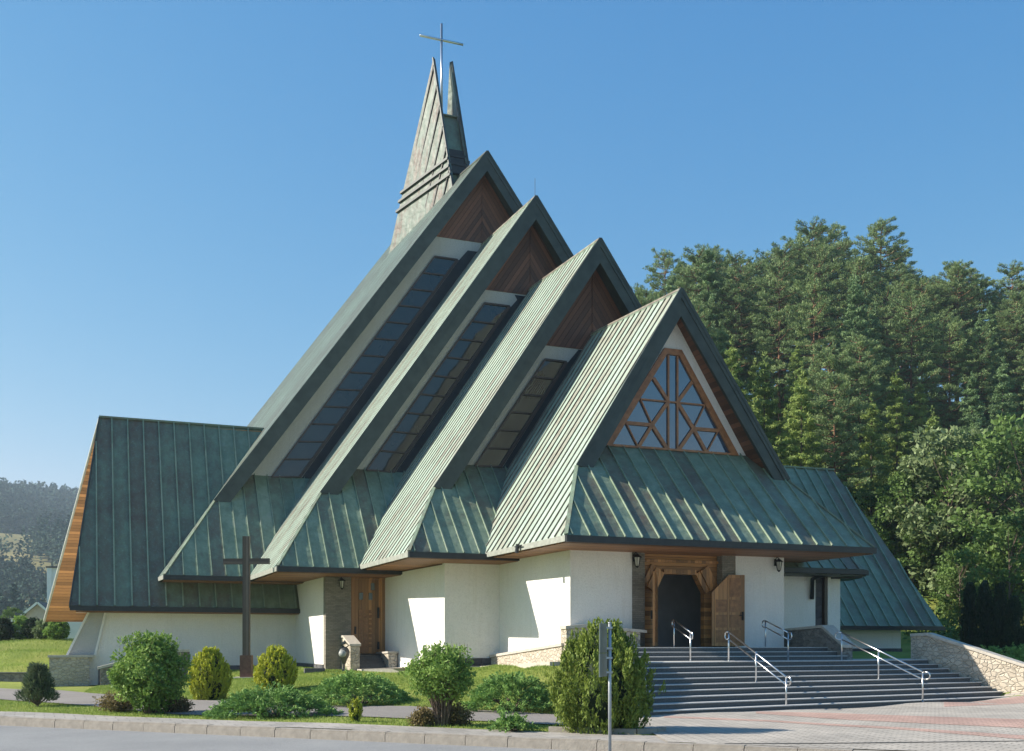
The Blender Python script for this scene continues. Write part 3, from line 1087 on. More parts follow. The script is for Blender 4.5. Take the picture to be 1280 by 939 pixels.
def door_leaf(hinge, direc, w, zb, h_h, h_t, flip):
    """pentagonal leaf: the hinge side is lower, like the slanted jamb it closes"""
    d = Vector((direc[0], direc[1], 0)).normalized()
    nn = Vector((-d.y, d.x, 0))
    H = Vector((hinge[0], hinge[1], zb))
    f = lambda a, z: H + d * a + Vector((0, 0, z))
    lf = MB()
    lf.prism([f(0, 0.02), f(w, 0.02), f(w, h_t), f(w * .52, h_t), f(0, h_h)], nn * 0.07)
    lo = lf.build("door_leaf", DOORV, church)
    pn = MB()
    for side in (-0.02, 0.07):
        for a0, a1 in ((0.12, 0.46), (0.54, 0.88)):
            for z0, z1 in ((0.15, 0.62), (0.72, 1.2), (1.3, 1.78)):
                pn.prism([f(w * a0, z0) + nn * side, f(w * a1, z0) + nn * side, f(w * a1, z1) + nn * side, f(w * a0, z1) + nn * side], nn * 0.02)
        pn.prism([f(w * .54, 1.88) + nn * side, f(w * .88, 1.88) + nn * side, f(w * .88, h_t - .12) + nn * side, f(w * .54, h_t - .12) + nn * side], nn * 0.02)
    pn.build("door_panel", DOORD, lo)
    hd = MB()
    hd.bar(f(w * .93, 1.0) + nn * -.05, f(w * .93, 1.32) + nn * -.05, 0.05, 0.05, (1, 0, 0))
    hd.bar(f(w * .93, 1.18) + nn * -.07, f(w * .82, 1.18) + nn * -.07, 0.03, 0.03, (0, 0, 1))
    hd.build("handle", BLACKM, lo)


door_leaf((0.86, 2.16), (1.20, -0.33), 1.28, 1.9, 2.05, 2.72, False)
door_leaf((-1.42, 2.40), (-0.72, -1.05), 1.28, 1.9, 2.05, 2.72, True)

# what shows through the open door
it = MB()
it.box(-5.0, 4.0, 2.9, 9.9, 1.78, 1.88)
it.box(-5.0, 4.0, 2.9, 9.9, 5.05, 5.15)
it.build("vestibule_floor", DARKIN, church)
it = MB()
it.box(-0.35, 3.9, 6.6, 6.8, 1.88, 5.05)
it.box(-4.9, -0.35, 8.6, 8.8, 1.88, 5.05)
it.box(-0.55, -0.35, 6.6, 8.6, 1.88, 5.05)
it.build("vestibule_wall", INWALL, church)
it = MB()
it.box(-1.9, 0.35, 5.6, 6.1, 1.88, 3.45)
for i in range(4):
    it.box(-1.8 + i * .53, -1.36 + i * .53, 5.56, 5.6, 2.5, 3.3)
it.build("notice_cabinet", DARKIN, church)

# side door
sd = MB()
sd.box(-9.82, -8.1, 16.0, 16.15, 1.55, 5.2)
sd.box(-8.38, -8.14, 15.88, 16.0, 1.55, 5.0)
sd.box(-9.82, -8.12, 15.86, 16.0, 5.0, 5.18)
sdo = sd.build("side_door", DOORV, church)
pn = MB()
for i in range(3):
    for j in range(8):
        x = -9.42 + i * .24
        z = 1.85 + j * .225
        pn.box(x, x + .16, 15.96, 16.0, z, z + .15)
pn.build("door_panel", DOORD, sdo)
pn = MB()
for x, z in ((-9.4, 4.05), (-8.95, 4.05), (-8.85, 4.5)):
    pn = MB()
    pn.box(x, x + .17, 15.965, 16.0, z, z + .32)
    pn.build("window_pane", GLASS, sdo)
for nm_, x0, x1, z0, z1 in (("handle", -9.62, -9.55, 2.45, 2.8), ("hinge", -8.55, -8.45, 3.2, 3.7), ("hinge", -8.55, -8.45, 1.75, 2.1)):
    pn = MB()
    pn.box(x0, x1, 15.93, 16.0, z0, z1)
    pn.build(nm_, BLACKM, sdo)

# right hand porch roof, its slot window and downpipe
pr = MB()
seam_panel(pr, [(4.6, 3.9, 5.16), (9.5, 3.9, 5.16), (8.4, 6.6, 7.7), (4.6, 6.6, 7.7)], (0, -1, -0.94), 0.62, 0.1, 0.05, 0.035, 0.4, (0, -1, 1))
seam_panel(pr, [(9.5, 3.9, 5.16), (10.2, 14, 5.0), (8.4, 14, 7.7), (8.4, 6.6, 7.7)], (1, 0, -1.6), 0.62, 0.1, 0.05, 0.035, 0.4, (1, 0, 1))
pro = pr.build("porch_roof", CU_TEAL, church)
gt = MB()
gt.box(4.6, 9.54, 3.78, 3.95, 4.93, 5.13)
gt.bar((9.55, 3.8, 5.0), (10.25, 13.9, 4.9), 0.14, 0.2)
gt.build("gutter", GUTTER, pro)
gt = MB()
gt.box(4.6, 9.6, 3.95, 7.0, 4.86, 4.92)
gt.prism([(9.45, 4.0, 4.80), (10.35, 6.0, 4.80), (9.3, 7.5, 4.80), (8.6, 5.0, 4.80)], (0, 0, 0.1))
gt.build("eave_soffit", CU_DARK, pro)
sw = MB()
sw.box(7.8, 8.45, 5.2, 5.26, 2.4, 5.2)
swo = sw.build("slot_window", PLINTH_D, church)
sw = MB()
sw.box(8.30, 8.42, 5.02, 5.2, 2.4, 5.2)
sw.build("window_frame", FRAMED, swo)
dp = MB()
dp.tube([(7.35, 4.0, 4.9), (7.5, 4.8, 4.75), (7.55, 4.9, 3.9)], 0.09, 8)
dp.build("downpipe", GUTTER, church, True)
dp = MB()
dp.tube([(-6.62, 3.3, 5.62), (-6.66, 3.3, 5.30)], 0.07, 8)
dp.tube([(-6.60, 3.0, 5.55), (-6.60, 3.6, 5.55)], 0.03, 6)
dp.build("water_spout", GUTTER, church)

# ================================================================== GROUND
def wl_(a, b, z):
    p = W(a, b)
    return (p.x, p.y, z)


CTRL = [(-60, 20, 0), (-30, 26, 0), (-18, 31, 0), (-8, 27.5, 0), (0, 22.8, 0), (4, 20, 0), (30, 10, 0), (10, 12, 0), (-40, 10, -.1), (0, 0, 0), (20, 25, 0),
        (6, 27, 0), (12, 32, 0), (26, 28, 0), (40, 30, .1), (60, 30, .2), (40, 42, .8),
        (-18, 38, 0.02), (-22.8, 46.5, 0.05), (-9.2, 30.2, 0), (-11.5, 37, 0.05), (-0.9, 28, 0), (-0.95, 31, .05), (1.1, 29, .0), (-15, 41.5, .05), (-6, 33.5, .05), (3, 28, 0), (3.2, 30, 0.05),
        wl_(-7.6, 8, 1.02), wl_(-5.6, 5, 1.2), wl_(-5.6, 1.5, 1.25), wl_(-5.6, -1.0, .75), wl_(-9.5, 13.5, .82), wl_(-10.5, 15.5, .8), wl_(-11.5, 19, .85), wl_(-12, 22.3, .85), wl_(-15, 22.3, .66),
        wl_(-18, 22.2, .4), wl_(-21, 21.8, .0), wl_(-22.8, 20.5, -0.05), wl_(-19, 17.5, .1), wl_(-14, 16, .5), wl_(-11.0, 10, .62), wl_(-8.5, 3.5, .75), wl_(-7.6, -1, .45), wl_(-6.7, -2.3, .3),
        (-24.5, 53.2, 0.1), (-30, 53.4, 0.1), (-25, 57, .9), (-31, 58, .95), (-27, 62, 1.6), (-36, 66, 2.2), (-28, 68, 2.25), (-40, 75, 2.4), (-60, 80, 2.6), (-80, 130, 3.2), (-40, 130, 3), (-20, 90, 2.4), (0, 95, 2.2), (-55, 60, 1.6), (-60, 45, .4),
        (3.7, 29.0, 0), (8.3, 31.8, 0), (13.6, 35.0, .06), (17.6, 37.3, .20), (19.5, 35.6, .14), (22.3, 33.2, .08), (25, 31, .05), (15.9, 41.0, 1.5), (17.6, 39.3, 1.1), (19.6, 37.6, .75), (23, 36, .6), (20, 41, 1.1), (6, 34.5, -.3), (9, 36, -.3), (12, 37.3, -.3), (14, 38.2, -.3), (15.3, 38.6, -.25), (16.4, 38.2, -.1), (13, 39.5, 0), (10, 38.5, 0), (6, 37, 0), (16.8, 38.0, 0), (24, 44, 1.1), (23, 50, 1.3), (31, 43, .9), (26, 58, 1.6), (36, 60, 1.5), (30, 70, 2), (50, 70, 2.2), (18, 58, 1.6), (10, 60, 1.2), (70, 60, 1.5)]
CA = np.array(CTRL)


def ground_z(x, y):
    x, y = np.asarray(x, float), np.asarray(y, float)
    d = (x[..., None] - CA[:, 0]) ** 2 + (y[..., None] - CA[:, 1]) ** 2 + 0.35
    w = d ** -1.9
    z = (w * CA[:, 2]).sum(-1) / w.sum(-1)
    sx = np.clip((x + 40) / 70, 0, 1)
    sy = np.clip((y - 72) / 86, 0, 1)
    z = z + 36 * (sx * sx * (3 - 2 * sx)) * (sy * sy * (3 - 2 * sy)) ** 0.85
    return z


def gz(x, y):
    return float(ground_z(x, y))


def grid_sheet(name, m, xs, ys, zf):
    X, Y = np.meshgrid(xs, ys)
    Z = zf(X, Y)
    nx, ny = len(xs), len(ys)
    v = np.stack([X, Y, Z], -1).reshape(-1, 3)
    f = [(j * nx + i, j * nx + i + 1, (j + 1) * nx + i + 1, (j + 1) * nx + i) for j in range(ny - 1) for i in range(nx - 1)]
    me = bpy.data.meshes.new(name)
    me.from_pydata(v.tolist(), [], f)
    me.polygons.foreach_set("use_smooth", [True] * len(me.polygons))
    me.materials.append(m)
    o = bpy.data.objects.new(name, me)
    COL.objects.link(o)
    return struct(o)


def near(lo, hi, fine, coarse, far_lo, far_hi):
    a = list(np.arange(lo, hi, fine))
    b = list(np.geomspace(1, far_hi - hi + 1, coarse) - 1 + hi)
    c = list(lo - (np.geomspace(1, lo - far_lo + 1, coarse) - 1))[::-1]
    return np.array(c[:-1] + a + b)


# where the roadway runs the turf sheet dips below it
KD = Vector((0.912, -0.411))          # direction of the kerb, left to right
KN = Vector((0.411, 0.912))           # from the road towards the church
K0 = Vector((-13.77, 28.86))          # a point on the kerb's road edge


def side(x, y):
    return (x - K0.x) * KN.x + (y - K0.y) * KN.y


def lawn_z(X, Y):
    z = ground_z(X, Y)
    s = (X - K0.x) * KN.x + (Y - K0.y) * KN.y
    return np.where(s < 0.6, -0.5, z)


grid_sheet("lawn", LAWN, near(-45, 45, 0.6, 26, -500, 500), near(6, 90, 0.6, 24, -60, 300), lawn_z)


def strip(name, m, left, right, lift, nsub=10, zf=None):
    """sheet between two polylines, draped on the ground"""
    def res(pl, n):
        P = [Vector(p) for p in pl]
        L = [0]
        for i in range(len(P) - 1):
            L.append(L[-1] + (P[i + 1] - P[i]).length)
        out = []
        for k in range(n + 1):
            t = L[-1] * k / n
            i = max(j for j in range(len(P) - 1) if L[j] <= t + 1e-9)
            out.append(P[i].lerp(P[i + 1], (t - L[i]) / (L[i + 1] - L[i])))
        return out
    n = 60
    A, B = res(left, n), res(right, n)
    v, f = [], []
    for i in range(n + 1):
        for j in range(nsub + 1):
            p = A[i].lerp(B[i], j / nsub)
            v.append((p.x, p.y, (gz(p.x, p.y) if zf is None else zf(p.x, p.y)) + lift))
    for i in range(n):
        for j in range(nsub):
            a = i * (nsub + 1) + j
            f.append((a, a + 1, a + nsub + 2, a + nsub + 1))
    me = bpy.data.meshes.new(name)
    me.from_pydata(v, [], f)
    me.materials.append(m)
    me.polygons.foreach_set("use_smooth", [True] * len(me.polygons))
    o = bpy.data.objects.new(name, me)
    COL.objects.link(o)
    return struct(o)


def kp(t, s):
    """point t metres along the kerb from K0, s metres towards the church"""
    return (K0.x + KD.x * t + KN.x * s, K0.y + KD.y * t + KN.y * s)


strip("road", ASPH, [kp(-120, 0.02), kp(60, 0.02)], [kp(-120, -9), kp(60, -9)], 0, 2, lambda x, y: -0.19)
strip("sidewalk", SIDEW, [kp(-60, 0.28), kp(18.6, 0.28)], [kp(-60, 1.75), kp(18.6, 1.75)], 0.012)
strip("sidewalk_across", SIDEW, [kp(-120, -9), kp(60, -9)], [kp(-120, -12), kp(60, -12)], 0, 2, lambda x, y: -0.05)
path_far = [(-60, 60), (-30, 50.5), (-22.76, 47.0), (-17, 42.4), (-11.72, 37.4), (-6.0, 33.6), (-0.94, 31.2), (1.1, 29.9), (3.4, 29.3)]
path_near = [(-60, 52), (-30, 44), (-18.09, 37.9), (-13.5, 33.6), (-9.2, 29.9), (-5, 28.9), (-0.82, 27.6), (0.95, 26.1), (3.4, 25.0)]
strip("path", ASPH_P, path_far, path_near, 0.03)
# paved forecourt with its red bands
strip("forecourt", PAVER, [(3.0, 29.6), (17.9, 38.3), (22.7, 33.7), (60, 30)], [kp(18.4, .27), kp(40, .27), kp(60, .27), kp(90, .27)], 0.034, 24)


def band(pts_a, pts_b):
    strip("forecourt_band", PAVER_R, pts_a, pts_b, 0.040, 4)


def g_at(px, py):
    """ground point a metre-scale sketch was measured at"""
    d = 2.0 * 1341 / (py - 805)
    return ((px - 640) / 1341 * d, d)


E3 = [
    ([g_at(945, 891), g_at(1040, 893), g_at(1160, 898), g_at(1300, 904)], [g_at(945, 894), g_at(1040, 901), g_at(1160, 908), g_at(1300, 916)]),
    ([g_at(1180, 880), g_at(1240, 879), g_at(1300, 878)], [g_at(1180, 886), g_at(1240, 885), g_at(1300, 884)]),
    ([g_at(830, 897), g_at(960, 902), g_at(1120, 912), g_at(1300, 926)], [g_at(830, 899), g_at(960, 904), g_at(1120, 915), g_at(1300, 931)]),
]
for a, b in E3:
    band(a, b)

p, q = g_at(905, 932.0), g_at(1330, 931.0)
strip("drain_channel", GUTTER, [p, q], [(p[0], p[1] - .09), (q[0], q[1] - .09)], 0.044, 2)

# kerb stones, each about a metre
t = -14.0
i = 0
proto_kerb = None
while t < 34:
    ln = 1.0
    if proto_kerb is None:
        k = MB()
        k.prism([(0, 0, -.35), (0.985, 0, -.35), (0.985, 0, -.02), (0, 0, -.02)], (0, 0.26, 0))
        k.prism([(0, 0.03, -.02), (0.985, 0.03, -.02), (0.985, 0.26, -.02), (0, 0.26, -.02)], (0, 0, 0.05))
        proto_kerb = k.build("kerb_stone", KERBM)
        o = proto_kerb
    else:
        o = proto_kerb.copy()
        COL.objects.link(o)
    tag(o, "worn grey kerb stone in the row edging the asphalt road", "kerb stone", "kerb stones along the road")
    p = kp(t, 0)
    o.location = (p[0], p[1], random.uniform(-.008, .008))
    o.rotation_euler = (random.uniform(-.006, .006), random.uniform(-.006, .006), math.atan2(KD.y, KD.x) + random.uniform(-.006, .006))
    t += ln
    i += 1
# curved end of the lawn edging by the forecourt
k = MB()
pts = [kp(15.2, 1.83), kp(16.6, 1.86), kp(17.2, 2.0), kp(17.55, 2.35), kp(17.6, 2.8)]
for a, b in zip(pts, pts[1:]):
    k.bar((a[0], a[1], 0.05), (b[0], b[1], 0.05), 0.10, 0.16)
tag(k.build("lawn_edging", KERBM), "short curved concrete edging round the lawn tip beside the forecourt", "edging")

# ================================================================== STAIRS AND TERRACE
stairs = thing("entrance_stairs", "wide grey granite stairs climbing from the forecourt to the church entrance", "stairs", (0, 0, 0))
BP = [(1.9, 28.15), (3.66, 29.25), (8.19, 32.1), (13.5, 35.3), (17.75, 37.87)]
TP = [(2.3, 32.5), (4.14, 33.62), (7.1, 35.4), (11.6, 37.6), (15.5, 39.95)]
ZL, ZF = 1.42, 1.88
nst = 9
rise = ZL / nst
for i in range(nst):
    mb = MB()
    z1 = rise * (i + 1)
    fr = [Vector(b).lerp(Vector(t_), i / (nst - 1)) for b, t_ in zip(BP, TP)]
    bk = [Vector(b).lerp(Vector(t_), min(1.0, (i + 1) / (nst - 1))) for b, t_ in zip(BP, TP)]
    if i == nst - 1:
        bk = [Vector((2.7, 37.6)), Vector((4.6, 38.2)), Vector((7.7, 39.3)), Vector((12.4, 41.2)), Vector((16.0, 42.6))]
    nb = [(b - f).normalized() * 0.06 for f, b in zip(fr, bk)]
    # riser block, then a tread slab that overhangs it slightly
    for j in range(len(fr) - 1):
        q = [fr[j] + nb[j] * .3, fr[j + 1] + nb[j + 1] * .3, bk[j + 1] + nb[j + 1], bk[j] + nb[j]]
        if i == nst - 1:
            q[2], q[3] = bk[j + 1], bk[j]
        mb.prism([(p.x, p.y, -0.3) for p in q], (0, 0, z1 - 0.028 + .3))
    so = mb.build("step", GRANITE, stairs)
    mb = MB()
    for j in range(len(fr) - 1):
        q = [fr[j] - nb[j] * .4, fr[j + 1] - nb[j + 1] * .4, bk[j + 1] - nb[j + 1] * .2, bk[j] - nb[j] * .2]
        if i == nst - 1:
            q[2], q[3] = bk[j + 1], bk[j]
        mb.prism([(p.x, p.y, z1 - 0.028) for p in q], (0, 0, 0.028))
    mb.build("tread", GRANITE_SUNLIT, so)
for i in range(3):
    y = -0.95 + i * 0.55
    z0 = ZL + (ZF - ZL) / 3 * i
    z1 = ZL + (ZF - ZL) / 3 * (i + 1)
    mb = MB()
    x0, x1 = -4.6, 4.62
    q = [W(x0, y), W(x1, y), W(x1, y + (2.4 if i == 2 else .60)), W(x0, y + (2.4 if i == 2 else .60))]
    mb.prism([(p.x, p.y, z0 - 0.25) for p in q], (0, 0, z1 - z0 + 0.25 - .028))
    so = mb.build("step", GRANITE, stairs)
    mb = MB()
    q = [W(x0, y - .025), W(x1, y - .025), W(x1, y + (2.4 if i == 2 else .55)), W(x0, y + (2.4 if i == 2 else .55))]
    mb.prism([(p.x, p.y, z1 - .028) for p in q], (0, 0, .028))
    mb.build("tread", GRANITE_SUNLIT, so)


def frame_thing(name, label, cat, group=None):
    return thing(name, label, cat, (CO.x, CO.y, 0), TH, group)


# low walls and parapets round the entrances (in the church's own frame)
pw = frame_thing("stair_parapet", "dark stone parapet with sloping top right of the upper entrance steps", "parapet")
m_ = MB()
m_.prism([(4.62, -0.75, 1.2), (4.62, 3.2, 1.2), (4.62, 3.2, 2.48), (4.62, 0.45, 2.60), (4.62, -0.75, 1.86)], (0.42, 0, 0))
m_.build("wall_body", RUBBLE_G, pw)
m_ = MB()
m_.prism([(4.56, -0.82, 1.86), (4.56, 0.45, 2.61), (4.56, 3.2, 2.49), (4.56, 3.2, 2.58), (4.56, 0.42, 2.71), (4.56, -0.82, 1.97)], (0.54, 0, 0))
m_.build("coping", CAPST, pw)
pw = frame_thing("stair_parapet", "beige stone parapet with a sloping shoulder left of the side door, behind the sculpture", "parapet")
m_ = MB()
m_.prism([(-10.28, 14.0, 0.3), (-10.28, 18.2, 0.3), (-10.28, 18.2, 2.2), (-10.28, 15.3, 2.28), (-10.28, 14.0, 1.9)], (0.42, 0, 0))
m_.build("wall_body", RUBBLE, pw)
m_ = MB()
m_.prism([(-10.33, 13.93, 1.90), (-10.33, 15.3, 2.29), (-10.33, 18.2, 2.21), (-10.33, 18.2, 2.30), (-10.33, 15.32, 2.39), (-10.33, 13.93, 2.0)], (0.52, 0, 0))
m_.build("coping", CAPST, pw)
pw = frame_thing("low_stone_wall", "low beige stone wall right of the side door steps", "stone wall")
m_ = MB()
m_.prism([(-8.55, 13.98, 0.3), (-8.55, 17.0, 0.3), (-8.55, 17.0, 1.50), (-8.55, 13.98, 1.58)], (0.40, 0, 0))
m_.build("wall_body", RUBBLE, pw)
m_ = MB()
m_.prism([(-8.60, 13.93, 1.58), (-8.60, 17.0, 1.50), (-8.60, 17.0, 1.58), (-8.60, 13.93, 1.67)], (0.50, 0, 0))
m_.build("coping", CAPST, pw)
ss = frame_thing("side_steps", "grey steps between two stone walls leading up to the side door", "steps")
for i in range(5):
    m_ = MB()
    m_.box(-9.84, -8.57, 14.05 + i * .3, 16.0, 0.4, 0.95 + i * .14)
    m_.build("step", GRANITE, ss)
tr = MB()
tr.prism([(-6.1, 1.6, 0.3), (-6.4, 9.3, 0.3), (-10.0, 12.6, 0.3), (-10.0, 13.9, .3), (-8.0, 13.9, .3), (-7.6, 8.4, 0.3), (-5.5, 8.4, .3), (-5.2, 1.6, .3)], (0, 0, 0.60))
# terrace pavement along the foot of the left walls
tz = [(-6.1, 1.6, 1.38), (-6.4, 9.3, 1.04), (-10.0, 12.6, .90), (-10.0, 13.9, .88), (-8.0, 13.9, .95), (-7.6, 8.4, 1.07), (-5.5, 8.4, 1.12), (-5.2, 1.6, 1.38)]
tr = MB()
for q in ((0, 1, 6, 7), (1, 5, 6), (1, 2, 3, 4, 5)):
    tr.prism([tz[i] for i in q], (0, 0, -0.5))
to = tr.build("terrace", CAPST)
to.location = (CO.x, CO.y, 0)
to.rotation_euler = (0, 0, TH)
struct(to)

# curving stone wall right of the stairs
sw = thing("stone_wall", "beige rubble wall with pale coping sloping down along the right end of the stairs", "stone wall", (0, 0, 0))
P0, P1, P2, P3 = Vector((15.15, 40.75)), Vector((15.55, 40.15)), Vector((17.95, 37.72)), Vector((22.6, 33.4))
nrm = Vector((0.70, 0.71))
tops = [2.28, 2.31, 1.20, .55]
bodies = MB()
caps = MB()
pp = [P0, P1, P2, P3]
for i in range(3):
    a, b = pp[i], pp[i + 1]
    za, zb_ = tops[i], tops[i + 1]
    bodies.prism([(a.x, a.y, -.2), (b.x, b.y, -.2), (b.x, b.y, zb_), (a.x, a.y, za)], (nrm.x * .45, nrm.y * .45, 0))
    o1 = -nrm * .06
    caps.prism([(a.x + o1.x, a.y + o1.y, za), (b.x + o1.x, b.y + o1.y, zb_), (b.x + o1.x, b.y + o1.y, zb_ + .11), (a.x + o1.x, a.y + o1.y, za + .11)], (nrm.x * .57, nrm.y * .57, 0))
bodies.build("wall_body", RUBBLE, sw)
caps.build("coping", CAPST, sw)

cw = thing("stone_wall", "low beige stone cheek wall at the left end of the entrance stairs, behind the big thuja", "stone wall", (0, 0, 0))
a, b, c2 = Vector((3.35, 34.9)), Vector((3.05, 32.4)), Vector((2.55, 28.7))
bodies, caps = MB(), MB()
for p, q, zp, zq in ((a, b, 2.3, 2.15), (b, c2, 2.15, .75)):
    bodies.prism([(p.x, p.y, -.2), (q.x, q.y, -.2), (q.x, q.y, zq), (p.x, p.y, zp)], (-.38, .05, 0))
    caps.prism([(p.x + .05, p.y, zp), (q.x + .05, q.y, zq), (q.x + .05, q.y, zq + .1), (p.x + .05, p.y, zp + .1)], (-.48, .05, 0))
bodies.build("wall_body", RUBBLE, cw)
caps.build("coping", CAPST, cw)
# stone stair parapet at the far left corner
lp = frame_thing("stair_parapet", "grey stone parapet with sloping pale coping at the left corner of the church", "parapet")
m_ = MB()
m_.prism([(-20.55, 19.9, -0.3), (-16.6, 19.9, -.1), (-16.6, 19.9, 1.62), (-17.5, 19.9, 1.62), (-20.55, 19.9, .84)], (0, 0.35, 0))
m_.build("wall_body", RUBBLE_G, lp)
m_ = MB()
m_.prism([(-20.65, 19.83, .83), (-17.5, 19.83, 1.63), (-16.6, 19.83, 1.63), (-16.6, 19.83, 1.74), (-17.52, 19.83, 1.74), (-20.65, 19.83, .95)], (0, 0.48, 0))
m_.build("coping", CAPST, lp)
rw_ = thing("retaining_wall", "low dark retaining wall below the grass slope at the left edge", "wall", (0, 0, 0))
m_ = MB()
m_.prism([(-60, 59.0, -.2), (-31, 53.6, -.2), (-23.2, 53.6, -.2), (-23.2, 53.9, -.2), (-31, 53.9, -.2), (-60, 59.3, -.2)], (0, 0, 0.72))
m_.build("wall_body", RUBBLE_G, rw_)
m_ = MB()
m_.prism([(-60, 58.95, .52), (-31, 53.55, .52), (-23.15, 53.55, .52), (-23.15, 53.95, .52), (-31, 53.95, .52), (-60, 59.35, .52)], (0, 0, 0.06))
m_.build("coping", GRANITE, rw_)


# ------------------------------------------------------------------ handrails
def rail_post(p, z0, h):
    m_ = MB()
    m_.tube([(p.x, p.y, z0), (p.x, p.y, z0 + h)], 0.027, 10)
    m_.lathe((p.x, p.y, z0), [(0.06, 0), (0.06, .012), (.03, .014)], 12)
    return m_


def handrail(label, posts):
    """posts: (x, y, ground z); two sloping rails joined by rounded loops at both ends"""
    h = thing("handrail", label, "handrail", posts[0][:2] + (posts[0][2],), 0, None)
    O = Vector(posts[0])
    pts = [Vector(p) - O for p in posts]
    for p in pts:
        rail_post(p, p.z - .01, 0.98 if p is not None else 0).build("post", STEEL, h, True)
    d0 = (pts[0] - pts[-1])
    d0.z = 0
    d0.normalize()
    a, b = pts[0] + Vector((0, 0, .98)), pts[-1] + Vector((0, 0, .98))
    lo = Vector((0, 0, -.24))
    L = 0.26
    e0 = [a, a + d0 * (L - .1), a + d0 * (L - .03) + Vector((0, 0, -.03)), a + d0 * L + Vector((0, 0, -.1)), a + d0 * L + Vector((0, 0, -.14)), a + d0 * (L - .03) + Vector((0, 0, -.21)), a + d0 * (L - .1) + lo, a + lo]
    e1 = [b, b - d0 * (L - .1), b - d0 * (L - .03) + Vector((0, 0, -.03)), b - d0 * L + Vector((0, 0, -.1)), b - d0 * L + Vector((0, 0, -.14)), b - d0 * (L - .03) + Vector((0, 0, -.21)), b - d0 * (L - .1) + lo, b + lo]
    m_ = MB()
    m_.tube([b] + e0[:1], 0.026, 10)
    m_.tube([b + lo, a + lo], 0.024, 10)
    m_.tube(e0, 0.024, 10)
    m_.tube(e1, 0.024, 10)
    m_.build("rail", STEEL, h, True)
    return h


def wz(a, b, z):
    p = W(a, b)
    return (p.x, p.y, z)


handrail("short steel handrail on the upper steps in front of the open church door", [(5.83, 38.6, ZF), (6.07, 36.5, ZL)])
handrail("short steel handrail on the upper steps before the white wall right of the door", [(9.38, 39.7, ZF), (9.78, 38.0, ZL)])
handrail("long steel handrail down the lower stairs in line with the right door leaf", [(7.22, 35.75, ZL), (7.72, 33.95, rise * 5), (8.24, 32.25, 0.03)])
handrail("long steel handrail down the lower stairs nearest the sloping stone wall", [(11.6, 37.75, ZL), (12.5, 36.6, rise * 5), (13.5, 35.27, 0.1)])

# ------------------------------------------------------------------ lanterns
def lantern(label, a, b, z, nx, ny):
    """wall lantern: bracket from the wall, pitched cap, tapering glazed body"""
    L = thing("wall_lantern", label, "lantern", wz(a, b, z), TH)
    m_ = MB()
    m_.box(-.05, .05, -.02, .0, -.22, .05)
    m_.tube([(0, 0, .02), (0, -.12, .12), (0, -.24, .06)], 0.014, 6)
    m_.build("bracket", BLACKM, L)
    m_ = MB()
    m_.lathe((0, -.24, -.30), [(0.02, 0.36), (0.05, 0.33), (0.17, 0.24), (0.18, 0.22)], 6)
    m_.lathe((0, -.24, -.30), [(0.075, -.10), (0.05, -.13), (0.02, -.17)], 6)
    for k in range(6):
        t = 2 * math.pi * k / 6
        m_.tube([(.125 * math.cos(t), -.24 + .125 * math.sin(t), -.08), (.07 * math.cos(t), -.24 + .07 * math.sin(t), -.40)], 0.012, 4)
    m_.build("cap", BLACKM, L)
    m_ = MB()
    m_.lathe((0, -.24, -.30), [(0.065, -.09), (0.115, 0.22)], 6)
    m_.build("lamp_glass", LAMPG, L)


lantern("black wall lantern on the white wall right of the main door", 3.75, 2.2, 5.25, 0, -1)
lantern("wall lantern on the grey stone pillar left of the main door", -2.42, 2.25, 5.25, 0, -1)
lantern("wall lantern on the stone pillar beside the side door", -10.3, 15.82, 4.95, 0, -1)

# ------------------------------------------------------------------ standing cross, sculpture, sign pole
cz = gz(-11.51, 46.5)
wc = thing("wooden_cross", "tall weathered wooden cross standing on the lawn before the church", "cross", (-11.51, 46.5, cz), R(2))
m_ = MB()
m_.box(-.145, .145, -.135, .135, 0.15, 6.15)
m_.build("upright", CROSSW, wc)
m_ = MB()
m_.bar((-.98, -.02, 5.06), (1.0, -.02, 5.08), 0.22, 0.24)
m_.build("crossbar", boards("weathered crossbar wood", (0.14, 0.105, 0.09), 0.11, lambda nt, s: s.outputs[2], (.6, 9, 9), 0.85, 0.03), wc)
m_ = MB()
m_.box(-.24, .24, -.22, .22, 0.02, 1.0)
m_.build("foot_sleeve", CROSSB, wc)
m_ = MB()
m_.box(-.5, .5, -.45, .45, -.25, 0.06)
m_.build("base", CAPST, wc)

sp0 = W(-10.75, 13.2)
sz = 0.82
sc = thing("sculpture", "small abstract bronze sculpture with a round body standing before the stone parapet", "sculpture", (sp0.x, sp0.y, sz))
m_ = MB()
m_.lathe((0, 0, 0), [(0.10, -.1), (0.09, .03), (0.05, 0.10), (0.05, .28), (0.13, .48), (0.23, .68), (0.25, .84), (0.19, .98), (0.08, 1.05)], 16)
m_.build("figure", BRONZE, sc, True)
m_ = MB()
m_.tube([(0, 0, 1.04), (-.09, 0, 1.12), (-.04, 0, 1.2), (0.07, 0, 1.25), (0.02, 0, 1.33)], [.06, .05, .075, .07, .02], 8)
m_.tube([(0.06, 0, 1.0), (0.22, 0, 1.12), (0.10, 0, 1.22)], [.03, .025, .02], 6)
m_.build("head", BRONZE, sc, True)
m_ = MB()
m_.tube([(-.03, -.21, .76), (-.03, -.26, .77)], [.17, .15], 14)
m_.build("pale_disc", STATP, sc, True)
fl = MB()
fl.box(-.42, .42, -.22, .22, -.1, .12)
o = fl.build("stone_block", GRANITE)
p = W(-11.9, 13.9)
o.location = (p.x, p.y, .82)
o.rotation_euler = (0, 0, TH)
tag(o, "low grey stone block lying in the lawn left of the sculpture", "stone block")

